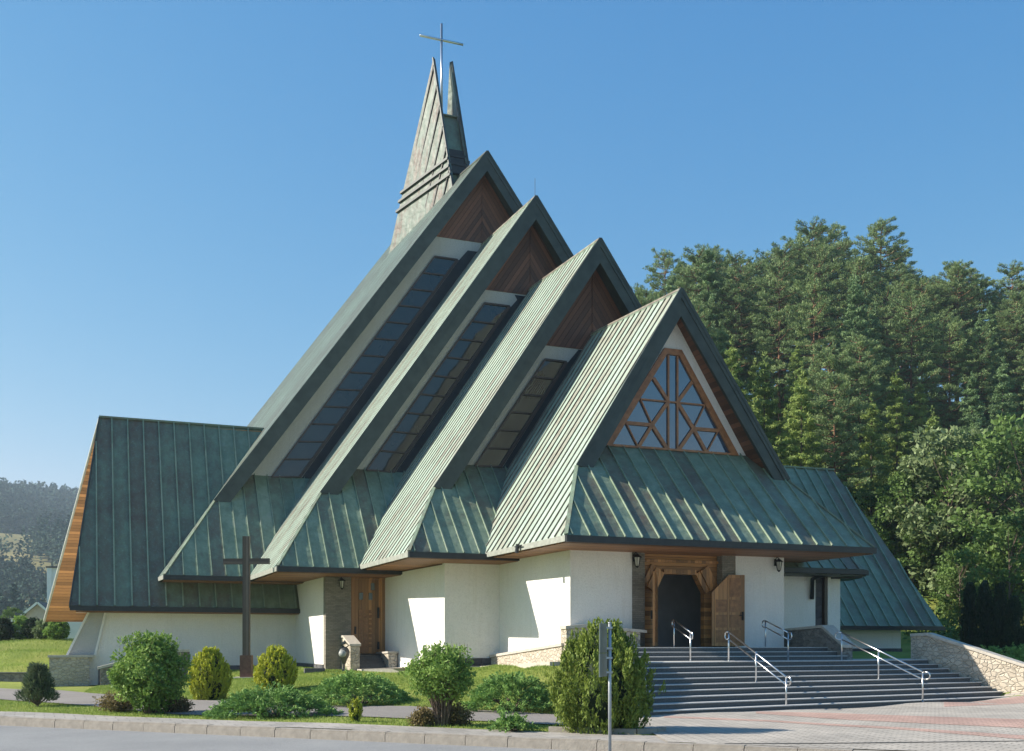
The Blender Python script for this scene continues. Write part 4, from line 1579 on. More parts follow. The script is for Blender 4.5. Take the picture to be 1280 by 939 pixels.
px_, py_ = 1.755, 19.25
sg = thing("sign_pole", "thin galvanised pole with two sign plates seen edge-on beside the road", "sign", (px_, py_, -.19), R(0))
m_ = MB()
m_.tube([(0, 0, 0), (0, 0, 2.56)], 0.030, 12)
m_.tube([(0, 0, 2.56), (0, 0, 2.58)], 0.032, 12)
m_.build("pole", GALV, sg, True)
for z0, z1, w in ((2.03, 2.56, .52), (1.60, 2.02, .55)):
    m_ = MB()
    a = R(71)
    c, s_ = math.cos(a), math.sin(a)
    q = [(-.105 + c * u_ * .5, s_ * u_ * .5 + .06, z0) for u_ in (-w, w)]
    nv = Vector((-s_, c, 0)) * .02
    m_.prism([(q[0][0], q[0][1], z0), (q[1][0], q[1][1], z0), (q[1][0], q[1][1], z1), (q[0][0], q[0][1], z1)], nv)
    po = m_.build("sign_plate", SIGNB, sg)
    m_ = MB()
    for z in (z0 + .08, z1 - .08):
        m_.box(-.065, .045, -.045, .045, z - .018, z + .018)
    m_.build("clamp", GALV, po)

# ================================================================== VEGETATION
def cat_(L):
    return [np.concatenate(x) for x in zip(*L)]


def clump(c, r, n, ln, wd, tone, flat=1.0, up=0.25, outward=None):
    """n leaves in an ellipsoid of radius r about c, denser towards its shell"""
    d = rdir(n)
    rad = rng.uniform(0.25, 1.0, (n, 1)) ** 0.5
    C = c + d * rad * r * np.array([1, 1, flat])
    ax = unit(d * 0.8 + rng.normal(size=(n, 3)) * 0.6 + np.array([0, 0, up]))
    if outward is not None:
        ax = unit(ax + outward * 0.9)
    V = unit(np.cross(ax, rdir(n)))
    s = rng.uniform(0.6, 1.3, (n, 1))
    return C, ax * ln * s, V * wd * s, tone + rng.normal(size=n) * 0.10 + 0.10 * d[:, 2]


def tree_root(name, label, cat, loc, group=None):
    return thing(name, label, cat, loc, random.uniform(0, 6.28), group)


def trunk_mb(h, r, lean=0.02, n=7, top=0.12):
    m_ = MB()
    pts, rad = [], []
    ox = oy = 0
    for i in range(8):
        t = i / 7
        pts.append((ox, oy, h * t - (0.4 if i == 0 else 0)))
        rad.append(r * (1 - t) + r * top * t + (r * .25 if i == 0 else 0))
        ox += random.uniform(-1, 1) * lean * h / 7
        oy += random.uniform(-1, 1) * lean * h / 7
    m_.tube(pts, rad, n)
    return m_, [Vector(p) for p in pts]


def on_trunk(pts, z):
    for a, b in zip(pts, pts[1:]):
        if a.z <= z <= b.z:
            return a.lerp(b, (z - a.z) / (b.z - a.z))
    return pts[-1]


def pine(h, seed, crown0=0.38, dens=1.0, wide=0.23):
    random.seed(seed)
    m_, sp_ = trunk_mb(h, h * .011, .012)
    L = []
    z = h * crown0
    i = 0
    while z < h * .985:
        rel = (z / h - crown0) / (1 - crown0)
        prof = .18 + .92 * (1 - rel) ** .56 if rel > .2 else .55 + 1.55 * rel
        k = random.choice([3, 4, 4, 5]) if rel < .85 else 4
        a0 = random.uniform(0, 6.28)
        for b in range(k):
            ln = h * wide * prof * random.uniform(.45, 1.18)
            az = a0 + b * 6.283 / k + random.uniform(-.4, .4)
            st = on_trunk(sp_, min(z + random.uniform(-.2, .2), h * .99))
            rise_ = random.uniform(-.12, .18) + .45 * rel * rel
            o_ = Vector((math.cos(az), math.sin(az), 0))
            sd = Vector((-o_.y, o_.x, 0))
            tip = st + o_ * ln + Vector((0, 0, ln * rise_))
            m_.tube([st, st.lerp(tip, .55) + Vector((0, 0, -.06 * ln)), tip], [h * .003, h * .002, .02], 4, False)
            tone = random.uniform(.2, .6)
            nt_ = max(3, int(ln * 3.1 * dens))
            for j in range(nt_):
                f = random.uniform(.35, 1.0) if j else 1.0
                w_ = (1.15 - f) * .75 * ln * random.uniform(-.6, .6)
                p = st.lerp(tip, f) + sd * w_ + Vector((0, 0, random.uniform(-.05, .22)))
                L.append(clump(np.array(p), random.uniform(.26, .46), 30, .17, .034, tone + random.uniform(-.1, .25), .62, .75, np.array(o_) * .35))
        z += random.uniform(.55, 1.0) * (h / 20) * (1 - .45 * rel)
    L.append(clump(np.array(sp_[-1]), .35, 60, .17, .035, .6, 1.6, .9))
    return m_, cat_(L), F_PINE, BARK_P


def spruce(h, seed, width=0.15, droop=.25, m=None, crown0=.06, nleaf=54, ln_=.19):
    random.seed(seed)
    m_, sp_ = trunk_mb(h, h * .011, .004, 6, .05)
    L = []
    nw = int(h * 1.45)
    for i in range(nw):
        rel = i / nw
        z = h * (crown0 + (1 - crown0) * rel)
        R_ = h * width * (1 - rel) ** .78 * random.uniform(.85, 1.12) + .12
        k = 7 if R_ > 1.2 else 5
        for b in range(k):
            az = b * 2 * math.pi / k + i * .7 + random.uniform(-.3, .3)
            ln = R_ * random.uniform(.7, 1.15)
            st = on_trunk(sp_, min(max(z + random.uniform(-.75, .75) * h * (1 - crown0) / nw, .3), h * .99))
            ln *= random.choice([1, 1, .85, 1.15])
            tip = st + Vector((math.cos(az) * ln, math.sin(az) * ln, -droop * ln * random.uniform(.5, 1.3) + .1 * ln))
            ns = max(2, int(ln / .55))
            tone = random.uniform(.1, .8)
            for s in range(ns):
                f = (s + 1) / ns
                p = st.lerp(tip, f) + Vector((0, 0, -.10 * ln * math.sin(f * 3.1)))
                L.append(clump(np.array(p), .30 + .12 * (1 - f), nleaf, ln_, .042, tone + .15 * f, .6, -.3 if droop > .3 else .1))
    L.append(clump(np.array(sp_[-1]) + np.array([0, 0, .2]), .25, 30, .16, .04, .6, 2.2, .8))
    return m_, cat_(L), m or F_SPRUCE, BARK


def broadleaf(h, seed, w=.30, m=None, ncl=80, crown0=.22, leaf=.16, nl=70):
    random.seed(seed)
    m_, sp_ = trunk_mb(h * .75, h * .016, .03)
    L = []
    for i in range(ncl):
        rel = random.random()
        z = h * (crown0 + (1 - crown0) * rel)
        prof = math.sin(math.pi * (0.12 + .80 * rel)) ** .6
        rr = h * w * prof * math.sqrt(random.uniform(.15, 1))
        az = random.uniform(0, 6.28)
        p = Vector((math.cos(az) * rr, math.sin(az) * rr, z))
        if i % 3 == 0:
            st = on_trunk(sp_, min(z * .7, h * .74))
            m_.tube([st, st.lerp(p, .6) + Vector((0, 0, -.1)), p], [h * .004, h * .0025, .02], 4, False)
        L.append(clump(np.array(p), random.uniform(.55, 1.0) * h / 11, nl, leaf, leaf * .55, random.uniform(.2, .8), .8, .1))
    return m_, cat_(L), m or F_LEAF, BARK


PROTO = {}


def proto(key, gen):
    m_, data, lm, bm_ = gen
    tr_ = m_.build("trunk", bm_, None, True)
    cr_ = leaves("crown", *data, lm)
    PROTO[key] = (tr_, cr_)
    for o in (tr_, cr_):
        COL.objects.unlink(o)


random.seed(3)
proto("pine0", pine(20, 1))
proto("pine1", pine(22, 2, .40, 1.0, .21))
proto("pine2", pine(18, 3, .20, 1.1, .26))
proto("pine3", pine(21, 4, .25, 1.15, .235))
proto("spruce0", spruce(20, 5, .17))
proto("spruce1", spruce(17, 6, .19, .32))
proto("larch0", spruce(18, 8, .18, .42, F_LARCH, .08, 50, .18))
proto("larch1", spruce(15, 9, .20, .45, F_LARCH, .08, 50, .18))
proto("leaf0", broadleaf(11, 10, .30))
proto("leaf1", broadleaf(9, 11, .36))
proto("silver0", broadleaf(10, 12, .27, F_SILV, 80, .15))


def plant_tree(key, name, label, cat, x, y, h_scale, group, dz=0.0):
    t = tree_root(name, label, cat, (x, y, gz(x, y) - .15 + dz), group)
    t.scale = (h_scale * random.uniform(.92, 1.08),) * 2 + (h_scale,)
    for p in PROTO[key]:
        o = p.copy()
        COL.objects.link(o)
        o.parent = t
    return t


def zone(x, y):
    px = 640 + 1341 * x / y
    return "left" if px < 960 else ("middle" if px < 1130 else "right")


random.seed(21)
rows = [  # depth, spacing, kinds
    (91, 3.3, ["larch0", "spruce0", "pine3", "spruce1"], .92),
    (100, 3.3, ["larch0", "spruce0", "pine2", "larch1", "pine3"], .95),
    (110, 3.4, ["spruce0", "pine3", "spruce1", "spruce0", "pine0"], .98),
    (121, 3.6, ["pine3", "spruce0", "pine0", "spruce1"], 1.0),
    (127, 4.6, ["pine3", "pine2", "spruce1"], .98),
    (133, 3.8, ["pine3", "pine0", "pine3", "spruce0"], 1.0),
    (140, 4.6, ["pine3", "pine1", "pine0"], 1.0),
    (146, 4.0, ["pine3", "spruce0", "pine0", "spruce1"], 1.02),
]
KIND = {"pine": ("pine_tree", "pine"), "spru": ("spruce_tree", "spruce"), "larc": ("larch_tree", "larch")}
ROWN = ["low on the forest slope", "halfway up the forest slope", "halfway up the forest slope", "high on the forest slope", "high on the forest slope", "on the forest skyline", "on the forest skyline", "on the forest skyline"]
LOOK = {"pine": "dark pine with reddish trunk", "spru": "dark conical spruce with layered boughs", "larc": "light yellowish larch with drooping boughs"}
for ri, (d, sp_, kinds, sc_) in enumerate(rows):
    x0 = 640 + 0
    lo, hi = 0.104 * d, 0.62 * d
    if d > 115:
        lo = 0.100 * d
    x = lo + random.uniform(0, sp_)
    while x < hi:
        px = 640 + 1341 * x / d
        key = random.choice(kinds)
        if 915 < px < 1020 and 80 < d < 113:
            key = random.choice(["larch0", "larch0", "larch1"])
        y = d + random.uniform(-3, 3)
        # the skyline is highest a third of the way along and falls to both sides
        s = sc_ * random.uniform(.86, 1.12)
        if px < 870:
            s *= .80 + .18 * max(0, (px - 790) / 80)
        if px > 1090:
            s *= 1 - .22 * min(1, (px - 1090) / 150)
        nm, ct = KIND[key[:4]]
        z_ = zone(x, y)
        where = {"left": "beside the church gables", "middle": "amid the wood", "right": "in its right part"}[z_]
        lab = f"{LOOK[key[:4]]} {ROWN[ri]}, {where}"
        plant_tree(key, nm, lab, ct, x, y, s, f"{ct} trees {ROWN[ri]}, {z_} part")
        x += sp_ * random.uniform(.75, 1.25)

# a rank of broadleaved trees in front of the wood
BL = [("silver0", 1186, 84, 1.42, "silvery green leafy tree just right of the right wing roof"),
      ("leaf1", 1140, 87, 1.10, "round leafy tree close behind the right wing roof corner"),
      ("leaf0", 1236, 83, 1.25, "tall broadleaved tree behind the dark columnar arborvitae"),
      ("leaf0", 1290, 78, 1.42, "bright green broadleaved tree at the right edge of the picture"),
      ("leaf1", 1262, 72, .95, "broad low leafy tree close behind the shortest arborvitae"),
      ("leaf1", 1350, 74, 1.2, "broadleaved tree beyond the right end of the stone wall"),
      ("leaf1", 1095, 89, .95, "low leafy tree tucked behind the right wing ridge"),
      ("leaf1", 1200, 78, .70, "small leafy tree low behind the tallest arborvitae"),
      ("silver0", 1400, 80, 1.3, "silvery leafy tree far right beyond the stone wall")]
for key, px, d, s, lab in BL:
    x = (px - 640) / 1341 * d
    plant_tree(key, "broadleaf_tree", lab, "tree", x, d, s, "broadleaved trees before the wood")

# undergrowth that fills the shade between the trunks
L = []
for _ in range(420):
    d = rng.uniform(66, 120)
    x = rng.uniform(.11, .64) * d
    if W(0, 0) and abs((Vector((x, d)) - CO).dot(CU)) < 24 and (Vector((x, d)) - CO).dot(CV) < 37:
        continue
    L.append(clump(np.array([x, d, gz(x, d) + rng.uniform(.2, 1.4)]), rng.uniform(.7, 1.5), 60, .20, .09, rng.uniform(.1, .6), .8))
o = leaves("undergrowth", *cat_(L), F_LEAF)
tag(o, "leafy undergrowth filling the gaps between trunks on the forest slope", "undergrowth")
o["kind"] = "stuff"


# ---- garden plants
def spray_plant(name, label, cat, loc, profile, H_, npl, nper, plen, lw, m, up, group=None, core=True, jit=.12, lobes=0):
    """egg or column shaped evergreen: overlapping upright sprays all over its body"""
    t = thing(name, label, cat, loc, 0, group)
    L = []
    for i in range(npl):
        z = rng.uniform(0.02, 0.97)
        az = rng.uniform(0, 2 * np.pi)
        r0 = profile(z)
        r = r0 * (rng.uniform(.55, 1.0) ** .5)
        if lobes:
            r *= 1 + .16 * math.sin(az * lobes + z * 5) + .10 * math.sin(az * (lobes + 4) - z * 9)
        out = np.array([math.cos(az), math.sin(az), 0])
        p = out * r + np.array([0, 0, z * H_])
        d = unit(out * (1 - up) * (0.5 + 0.7 * (1 - z)) + np.array([0, 0, up]) + rng.normal(size=3) * jit)
        tt = rng.uniform(0, 1, (nper, 1))
        ln = plen * rng.uniform(.6, 1.25)
        C = p + d * (tt - .55) * ln + rng.normal(size=(nper, 3)) * .16 * ln * (1.1 - tt) * np.array([1, 1, .7])
        ax = unit(d + rng.normal(size=(nper, 3)) * .45)
        V = unit(np.cross(ax, rdir(nper)))
        s = rng.uniform(.6, 1.2, (nper, 1))
        tone = rng.uniform(.2, .62) + .35 * tt[:, 0] - .1
        L.append((C, ax * lw[0] * s, V * lw[1] * s, tone))
    leaves("crown", *cat_(L), m, t)
    if core:
        m_ = MB()
        m_.tube([(0, 0, -.15), (0, 0, H_ * .6)], [.07, .03], 7)
        for k in range(5):
            a = k * 1.3
            m_.tube([(0, 0, .05), (math.cos(a) * profile(.2) * .55, math.sin(a) * profile(.2) * .55, H_ * .35)], [.04, .015], 5)
        m_.build("trunk", BARK, t)
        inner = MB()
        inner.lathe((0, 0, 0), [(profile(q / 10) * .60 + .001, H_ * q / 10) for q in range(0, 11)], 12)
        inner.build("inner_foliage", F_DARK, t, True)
    return t


def egg(rmax, k=.42):
    def f(z):
        z = min(max(z, 0), 1)
        q = z / k if z < k else 1 - (z - k) / (1 - k)
        return rmax * (math.sin(q * math.pi / 2) ** .62 if z >= k else .62 + .38 * math.sin(q * math.pi / 2))
    return f


def pt(px, d):
    x = (px - 640) / 1341 * d
    return (x, d, gz(x, d))


big = pt(753, 24.3)
spray_plant("thuja", "large egg shaped green thuja at the right tip of the lawn behind the sign pole", "thuja", big, egg(1.10, .36), 2.45, 620, 46, .42, (.055, .018), F_THUJA, .78, None, True, .14, 7)
spray_plant("thuja", "left of two round golden thujas, between the leafy bush and the wooden cross", "thuja", pt(262, 37.2), egg(.74, .4), 1.78, 460, 34, .28, (.055, .018), F_GOLD, .72, "round golden thujas")
spray_plant("thuja", "right of two round golden thujas, just right of the wooden cross", "thuja", pt(345, 38.6), egg(.76, .4), 1.66, 460, 34, .28, (.055, .018), F_GOLD, .72, "round golden thujas")
ARB = [(1213, 57.0, 3.7, "leftmost dark columnar arborvitae behind the sloping stone wall"), (1231, 56.0, 3.75, "second of the dark columnar arborvitae behind the sloping stone wall"),
       (1250, 55.0, 3.6, "third and broadest dark columnar arborvitae behind the stone wall"), (1268, 54.0, 3.0, "shortest dark arborvitae at the right end of its row")]
for px, d, h, lab in ARB:
    spray_plant("arborvitae", lab, "arborvitae", pt(px, d), (lambda z: .50 * math.sin(math.pi * min(1, (1 - z) * .55 + .04)) ** .6), h, 260, 30, .35, (.06, .02), F_DARK, .9, "dark arborvitae in a row")
# tiny yellow conifer
spray_plant("dwarf_conifer", "tiny yellow green conifer on a bare stem in the front lawn strip", "conifer", pt(444, 27.2), egg(.17, .5), .56, 60, 26, .15, (.035, .014), F_GOLD, .7)


def spread_juniper(name, label, loc, rx, ry, h, npl, rz=0.0, group="spreading junipers", m=None):
    """low spreading juniper: long arching plumes fanning outwards"""
    t = thing(name, label, "juniper", loc, rz, group)
    L = []
    for i in range(npl):
        az = rng.uniform(0, 2 * np.pi)
        q = rng.uniform(.05, 1) ** .6
        bx = np.array([math.cos(az) * rx * q, math.sin(az) * ry * q, 0])
        zz = h * (1 - q ** 2.2) * rng.uniform(.55, 1.05) + .10
        p = bx + np.array([0, 0, zz])
        out = unit(np.array([math.cos(az), math.sin(az) * ry / rx, 0]) * (0.4 + q) + np.array([0, 0, .55 - .25 * q]) + rng.normal(size=3) * .28)
        ln = rng.uniform(.28, .62)
        n = 44
        tt = rng.uniform(0, 1, (n, 1)) ** .8
        C = p + out * (tt - .4) * ln + np.array([0, 0, -1]) * (tt ** 2) * .10 + rng.normal(size=(n, 3)) * .075 * (1.15 - tt)
        ax = unit(out + rng.normal(size=(n, 3)) * .6)
        V = unit(np.cross(ax, rdir(n)))
        s = rng.uniform(.6, 1.2, (n, 1))
        L.append((C, ax * .055 * s, V * .017 * s, rng.uniform(.15, .6) + .35 * tt[:, 0]))
    leaves("crown", *cat_(L), m or F_JUNI, t)
    m_ = MB()
    for k in range(9):
        a = k * .7 + .2
        m_.tube([(0, 0, -.05), (math.cos(a) * rx * .35, math.sin(a) * ry * .35, h * .30), (math.cos(a) * rx * .75, math.sin(a) * ry * .75, h * .35)], [.05, .035, .012], 5)
    m_.build("trunk", BARK, t)
    return t


spread_juniper("juniper", "spreading juniper across the path edge, in front of the golden thujas", pt(341, 29.2), 1.62, 1.0, .66, 330, .1)
spread_juniper("juniper", "broad dark juniper below the sculpture and the side door walls", pt(447, 33.6), 1.62, 1.2, .92, 360, .3)
spread_juniper("juniper", "dense juniper below the terrace between the stemmed shrub and the big thuja", pt(640, 31.0), 1.28, 1.05, 1.0, 330, .2)
spread_juniper("juniper", "tiny low juniper alone in the front lawn strip", pt(640, 24.4), .36, .3, .22, 46, 0, "spreading junipers")
spread_juniper("juniper", "juniper mat on the bank behind the sloping stone wall", pt(1262, 43.5), 2.4, 1.1, .8, 240, -.4, "spreading junipers")


def leafy_bush(name, label, loc, rx, h, z0, ncl, nl, leaf, m, stems=10, group=None, cat="bush"):
    """rounded deciduous bush on many stems"""
    t = thing(name, label, cat, loc, 0, group)
    L = []
    m_ = MB()
    cz_ = (h + z0) / 2
    hz = (h - z0) / 2
    for i in range(ncl):
        d = rdir(1)[0]
        q = rng.uniform(.35, 1) ** .45
        bump_ = 1 + .15 * math.sin(d[0] * 5 + 1) + .13 * math.sin(d[1] * 6 + d[2] * 4) + .12 * math.sin(d[0] * 9 - d[2] * 7 + loc[0])
        p = np.array([d[0] * rx * q, d[1] * rx * q, cz_ + d[2] * hz * q]) * np.array([bump_, bump_, 1])
        L.append(clump(p, rng.uniform(.13, .24), nl, leaf, leaf * .55, rng.uniform(.15, .8), .9, .15))
        if i % max(1, ncl // 26) == 0:
            a = rng.uniform(0, 6.28)
            m_.tube([(.10 * math.cos(a), .10 * math.sin(a), 0), tuple(p * np.array([.45, .45, .55])), tuple(p)], [.022, .015, .006], 5, False)
    for k in range(stems):
        a = k * 2.4
        r1 = rx * rng.uniform(.3, .6)
        m_.tube([(.12 * math.cos(a), .12 * math.sin(a), -.05), (.2 * math.cos(a), .2 * math.sin(a), z0 * .6), (r1 * math.cos(a), r1 * math.sin(a), cz_)], [.028, .022, .012], 6, False)
    # a few long shoots above the crown
    for k in range(26):
        a, q = rng.uniform(0, 6.28), rng.uniform(.1, .85)
        b = np.array([math.cos(a) * rx * q, math.sin(a) * rx * q, h - hz * .35 * q * q - .06])
        e = b + np.array([rng.normal() * .05, rng.normal() * .05, rng.uniform(.10, .34)])
        L.append(clump((b + e) / 2, .09, 14, leaf, leaf * .5, .75, 1.5, .5))
        m_.tube([tuple(b - np.array([0, 0, .2])), tuple(e)], [.007, .003], 4, False)
    leaves("crown", *cat_(L), m, t)
    m_.build("stem", BARK, t)
    return t


leafy_bush("leafy_bush", "large round bright green leafy bush in the front lawn strip at left", pt(189, 30.6), 1.02, 2.22, .10, 430, 34, .055, F_BUSH)
leafy_bush("leafy_bush", "leafy shrub on many bare stems in the front lawn strip, mid picture", pt(552, 26.0), .78, 1.86, .62, 330, 30, .042, F_BUSH, 14)
LOW = [("low reddish shrub at the left foot of the large leafy bush", 147, 31.4, .52, .40, F_REDD), ("low brownish shrub at the right foot of the large leafy bush", 222, 31.2, .36, .34, F_REDD),
       ("small reddish shrub left of the stemmed shrub's foot", 530, 26.0, .25, .28, F_REDD), ("small brownish shrub right of the stemmed shrub's foot", 570, 26.3, .30, .34, F_REDD)]
for lab, px, d, r_, h, m in LOW:
    leafy_bush("low_shrub", lab, pt(px, d), r_, h, .02, 90, 26, .035, m, 6, "low reddish shrubs")

# dwarf mountain pine
t = thing("dwarf_pine", "small dark dwarf pine in the front lawn strip at the far left", "dwarf pine", pt(47, 33.5))
L = []
m_ = MB()
for i in range(120):
    a = rng.uniform(0, 6.28)
    q = rng.uniform(0, 1)
    hz = .25 + 1.0 * q
    r1 = .56 * (1 - q * .75) * rng.uniform(.6, 1.1)
    p = np.array([math.cos(a) * r1, math.sin(a) * r1, hz])
    o_ = unit(np.array([math.cos(a), math.sin(a), .9]))
    L.append(clump(p, .15, 60, .075, .013, rng.uniform(.2, .8), 1.0, .6, o_))
    if i % 3 == 0:
        m_.tube([(0, 0, .05), tuple(p * .6), tuple(p)], [.03, .018, .008], 5, False)
m_.tube([(0, 0, -.1), (0, 0, 1.1)], [.05, .015], 6)
leaves("crown", *cat_(L), F_DWARF, t)
m_.build("trunk", BARK, t)

# ---- grass blades (nobody could count them)
def blades(name, label, n, sampler, hh, m, dry=0.0):
    pts = sampler(n)
    n = len(pts)
    C = np.column_stack([pts, ground_z(pts[:, 0], pts[:, 1]) - .01])
    d = unit(np.column_stack([rng.normal(size=n) * .45, rng.normal(size=n) * .45, np.ones(n)]))
    s = rng.uniform(.5, 1.25, (n, 1))
    V = unit(np.cross(d, rdir(n)))
    patch = np.sin(pts[:, 0] * .9) * np.sin(pts[:, 1] * 1.3 + pts[:, 0] * .4) * .2
    o = leaves(name, C, d * hh / 2 * s, V * .009 * (1 + 0 * s), .42 + patch + rng.normal(size=n) * .17, m, None, True)
    tag(o, label, "grass")
    o["kind"] = "stuff"


def poly_mask(P, poly):
    x, y = P[:, 0], P[:, 1]
    ins = np.zeros(len(P), bool)
    j = len(poly) - 1
    for i in range(len(poly)):
        xi, yi = poly[i]
        xj, yj = poly[j]
        c = ((yi > y) != (yj > y)) & (x < (xj - xi) * (y - yi) / (yj - yi + 1e-9) + xi)
        ins ^= c
        j = i
    return ins


FRONT = [kp(-30, 1.78), kp(16.6, 1.86), kp(17.3, 2.1), kp(17.5, 2.7), (1.6, 25.6), (.9, 26.0), (-.82, 27.5), (-5, 28.8), (-9.2, 29.8), (-13.5, 33.5), (-18.1, 37.8), (-30, 43.8)]
BACK = [(-17, 42.6), (-11.7, 37.6), (-6, 33.8), (-.94, 31.4), (1.1, 30.1), (3.0, 30.0), wl_(-6.0, -1, 0)[:2], wl_(-6.2, 1.6, 0)[:2], wl_(-6.5, 9.2, 0)[:2], wl_(-10.1, 12.6, 0)[:2], wl_(-10.4, 14, 0)[:2], wl_(-11.2, 22.4, 0)[:2], wl_(-16.5, 22.4, 0)[:2], wl_(-16.6, 19.8, 0)[:2], wl_(-20.6, 19.8, 0)[:2]]
SLOPE = [(-60, 59.5), (-31, 54.0), (-23.3, 54.0), (-22.5, 60), (-24, 72), (-60, 85)]


def sampler(poly):
    a = np.array(poly)
    lo, hi = a.min(0), a.max(0)

    def f(n):
        P = rng.uniform(lo, hi, (n, 2))
        return P[poly_mask(P, poly)]
    return f


blades("grass", "short green grass of the lawn strip between sidewalk and path", 260000, sampler(FRONT), .085, F_GRASS)
blades("grass", "mown grass rising from the path to the church walls", 300000, sampler(BACK), .085, F_GRASS)
blades("grass", "rough grass on the slope at the left edge", 140000, sampler(SLOPE), .16, F_GRASS)

# ================================================================== FAR LEFT: HEDGE, HOUSES, HILLS, AIR
t_ = plant_tree("leaf1", "broadleaf_tree", "small round leafy tree beside the far houses at the left edge", "tree", (17 - 640) / 1341 * 88, 88, .33, None)
HB = [(4, 69, .62, 1.35, F_DARK, "darkest clipped shrub of the hedge at the left edge"), (27, 70, .75, 1.5, F_BUSH, "broad green shrub of the hedge above the grass slope"),
      (43, 69, .60, 1.3, F_DARK, "dark round shrub in the middle of the far hedge"), (56, 68, .62, 1.15, F_SILV, "pale loose shrub of the far hedge near the church corner"),
      (72, 67, .75, 1.2, F_BUSH, "low shrub of the far hedge under the boarded eave"), (-22, 70, .8, 1.5, F_BUSH, "green hedge shrub beyond the left picture edge")]
for px, d, r_, h, m, lab in HB:
    leafy_bush("hedge_shrub", lab, pt(px, d), r_, h, .05, 110, 30, .085, m, 5, "shrubs of the far hedge", "shrub")


def far_house(name, label, x, y, w, l, ze, zr, wallm, roofm, rz=0.0):
    z0 = gz(x, y) - .3
    h_ = thing(name, label, "house", (x, y, z0), rz)
    ze, zr = ze - z0, zr - z0
    b = MB()
    b.prism([(-w / 2, 0, 0), (w / 2, 0, 0), (w / 2, 0, ze), (0, 0, zr - .25), (-w / 2, 0, ze)], (0, l, 0))
    b.build("wall", wallm, h_)
    b = MB()
    sl = (zr - ze) / (w / 2)
    for s_ in (-1, 1):
        b.prism([(0, -.7, zr), (s_ * (w / 2 + .6), -.7, ze - sl * .6), (s_ * (w / 2 + .6), l + .5, ze - sl * .6), (0, l + .5, zr)], (0, 0, .22))
    b.build("roof", roofm, h_)
    for s_ in (-1, 1):
        b = MB()
        b.bar((0, -.74, zr), (s_ * (w / 2 + .6), -.74, ze - sl * .6), .1, .35, (0, 0, 1))
        b.build("verge_board", HOUSEB, h_)
    for wx, wz_ in ((-w * .22, ze * .35), (w * .2, ze * .35), (0, ze * .85)):
        b = MB()
        b.box(wx - .55, wx + .55, -.06, .0, wz_, wz_ + 1.3)
        f_ = b.build("window", HOUSEB, h_)
        b = MB()
        b.box(wx - .45, wx + .45, -.08, -.06, wz_ + .1, wz_ + 1.2)
        b.build("pane", GLASS, f_)
    return h_


far_house("far_house", "pinkish gabled house with a pale verge behind the far hedge", -79.5, 180, 7.6, 9, 5.6, 8.9, HOUSEW, ROOFR, R(12))
th = thing("tall_house", "tall plain white house rising behind the gabled house at the left", "house", (-96.0, 232, 1.5), R(8))
b = MB()
b.box(-4.2, 14, 0, 12, 0, 16.9)
b.build("wall", HOUSEB, th)
b = MB()
b.prism([(-4.5, -.4, 16.9), (14.3, -.4, 16.9), (14.3, 12.4, 16.9), (-4.5, 12.4, 16.9)], (0, 0, .35))
b.build("roof", ROOFR, th)
b = MB()
b.box(-4.3, -3.3, -.25, 0, 5, 17.2)
b.build("chimney_shaft", HOUSEB, th)
b = MB()
b.box(-5.6, -4.2, 1, 8, 0, 8.4)
b.build("annex", ROOFR, th)
gw_ = thing("garden_wall", "low white garden wall below the far houses, seen under the boarded eave", "wall", (-32.5, 76, 2.2))
b = MB()
b.box(-3, 8, 0, .25, -.3, 1.55)
b.build("wall_body", HOUSEB, gw_)
b = MB()
b.box(-3.05, 8.05, -.04, .29, 1.55, 1.63)
b.build("coping", CAPST, gw_)


def sm(t):
    t = np.clip(t, 0, 1)
    return t * t * (3 - 2 * t)


def far_z(x, y):
    x, y = np.asarray(x, float), np.asarray(y, float)
    b_ = 3 + 66 * sm((y - 230) / 520)
    near_ = 62 * np.exp(-((x + 500) / 150) ** 2 - ((y - 930) / 260) ** 2)
    far_ = 112 * sm((y - 900) / 600) * (1 + .05 * np.sin(x / 90.) + .03 * np.sin(x / 37. + 1))
    rip = 3.5 * np.sin(x / 41. + y / 57.) + 2.5 * np.sin(x / 23. - y / 71.)
    return b_ + near_ + far_ + rip * sm((y - 260) / 200) - 2.5 * (1 - sm((y - 150) / 120)) * 1.6


MEAD = grassland("dry hill meadow", [(0.3, (0.16, 0.15, 0.05)), (0.5, (0.26, 0.22, 0.09)), (0.7, (0.36, 0.30, 0.14))], .02)
hills = grid_sheet("hills", MEAD, np.linspace(-1050, 450, 150), np.linspace(150, 2000, 160), far_z)
hills.data.materials.append(HILLM)


def open_land(x, y):
    """the dry meadows left open between the woods"""
    a = x / y
    o_ = ((np.sin(x / 46. + 1.2) + np.sin(y / 31. - x / 60.)) > -.45) & (y > 470) & (y < 760) & (a < -.418 - .03 * np.sin(y / 40.))
    return o_ | ((y > 330) & (y < 430) & (np.sin(x / 30.) > .5))


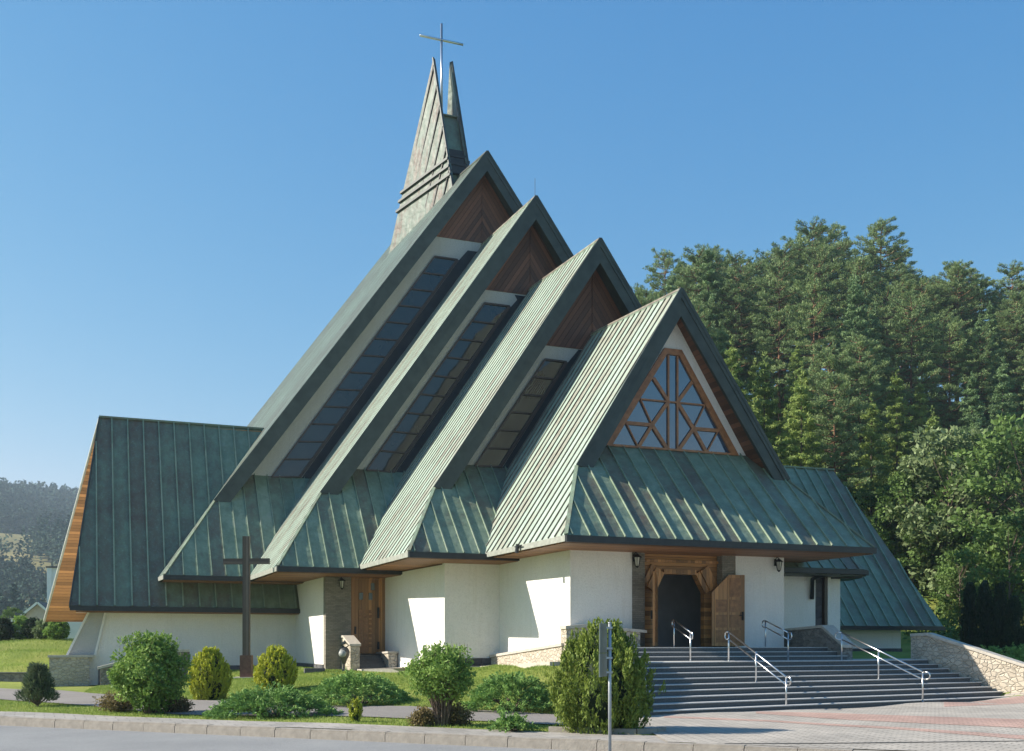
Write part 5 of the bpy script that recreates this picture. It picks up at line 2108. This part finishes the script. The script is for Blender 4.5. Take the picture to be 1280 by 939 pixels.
pc = np.empty(len(hills.data.polygons) * 3)
hills.data.polygons.foreach_get("center", pc)
pc = pc.reshape(-1, 3)
hills.data.polygons.foreach_set("material_index", np.where(open_land(pc[:, 0], pc[:, 1]), 0, 1).astype(np.int32))
n0 = 15000
a_ = rng.uniform(-.60, -.27, n0)
dd = np.sqrt(rng.uniform(250 ** 2, 1600 ** 2, n0))
fx, fy = a_ * dd, dd
open_ = open_land(fx, fy) & (rng.uniform(size=n0) > .04)
keep = ~open_ & (rng.uniform(size=n0) < np.clip(1.25 - dd / 2400, .2, 1))
keep &= ~((dd < 330) & (np.abs(a_ + .42) < .05) & (dd < 260))
fx, fy, dd = fx[keep], fy[keep], dd[keep]
fz = far_z(fx, fy)
C_, U_, V_, T_ = [], [], [], []
con = (dd > 560) | (rng.uniform(size=len(fx)) < .25)
for i in range(len(fx)):
    hgt = (rng.uniform(13, 24) if con[i] else rng.uniform(9, 15)) * (.55 if dd[i] < 460 else 1)
    n = int(np.clip(26000 / dd[i], 20, 90))
    q = rng.uniform(0, 1, (n, 1))
    az = rng.uniform(0, 6.283, (n, 1))
    sc_ = np.clip(dd[i] / 500, .75, 2.2)
    if con[i]:
        rr = hgt * .19 * (1 - q) * rng.uniform(.6, 1.1, (n, 1)) + .1
        ax = unit(np.hstack([np.cos(az), np.sin(az), -.35 + 1.2 * q]))
        ln, wd = .9 * sc_, .55 * sc_
    else:
        rr = hgt * .36 * np.sin(np.pi * (.12 + .8 * q)) ** .6 * rng.uniform(.5, 1.05, (n, 1))
        ax = rdir(n)
        ln, wd = .8 * sc_, .6 * sc_
    C_.append(np.hstack([fx[i] + rr * np.cos(az), fy[i] + rr * np.sin(az), fz[i] + hgt * (.06 + .92 * q)]))
    U_.append(ax * ln)
    V_.append(unit(np.cross(ax, rdir(n))) * wd)
    T_.append(np.full(n, (rng.uniform(.0, .3) if con[i] else rng.uniform(.3, .9))) + rng.normal(size=n) * .04)
o = leaves("far_forest", np.concatenate(C_), np.concatenate(U_), np.concatenate(V_), np.concatenate(T_), F_FAR)
tag(o, "hazy far forest covering the distant hills at the left", "forest")
o["kind"] = "stuff"

# the air between here and the far hills
hz = MB()
hz.box(-1100, 500, -80, 2010, -4.0, 262)
ho = hz.build("haze", mat("hazy summer air")[0])
ho["kind"] = "stuff"
tag(ho, "pale blue summer haze lying before the distant hills", "haze")
hm = ho.data.materials[0]
nt = hm.node_tree
nt.nodes.remove(nt.nodes["Principled BSDF"])
pv = nt.nodes.new("ShaderNodeVolumePrincipled")
pv.inputs["Color"].default_value = (0.70, 0.86, 1.0, 1)
pv.inputs["Density"].default_value = 0.00027
pv.inputs["Anisotropy"].default_value = 0.2
nt.links.new(pv.outputs[0], nt.nodes["Material Output"].inputs["Volume"])
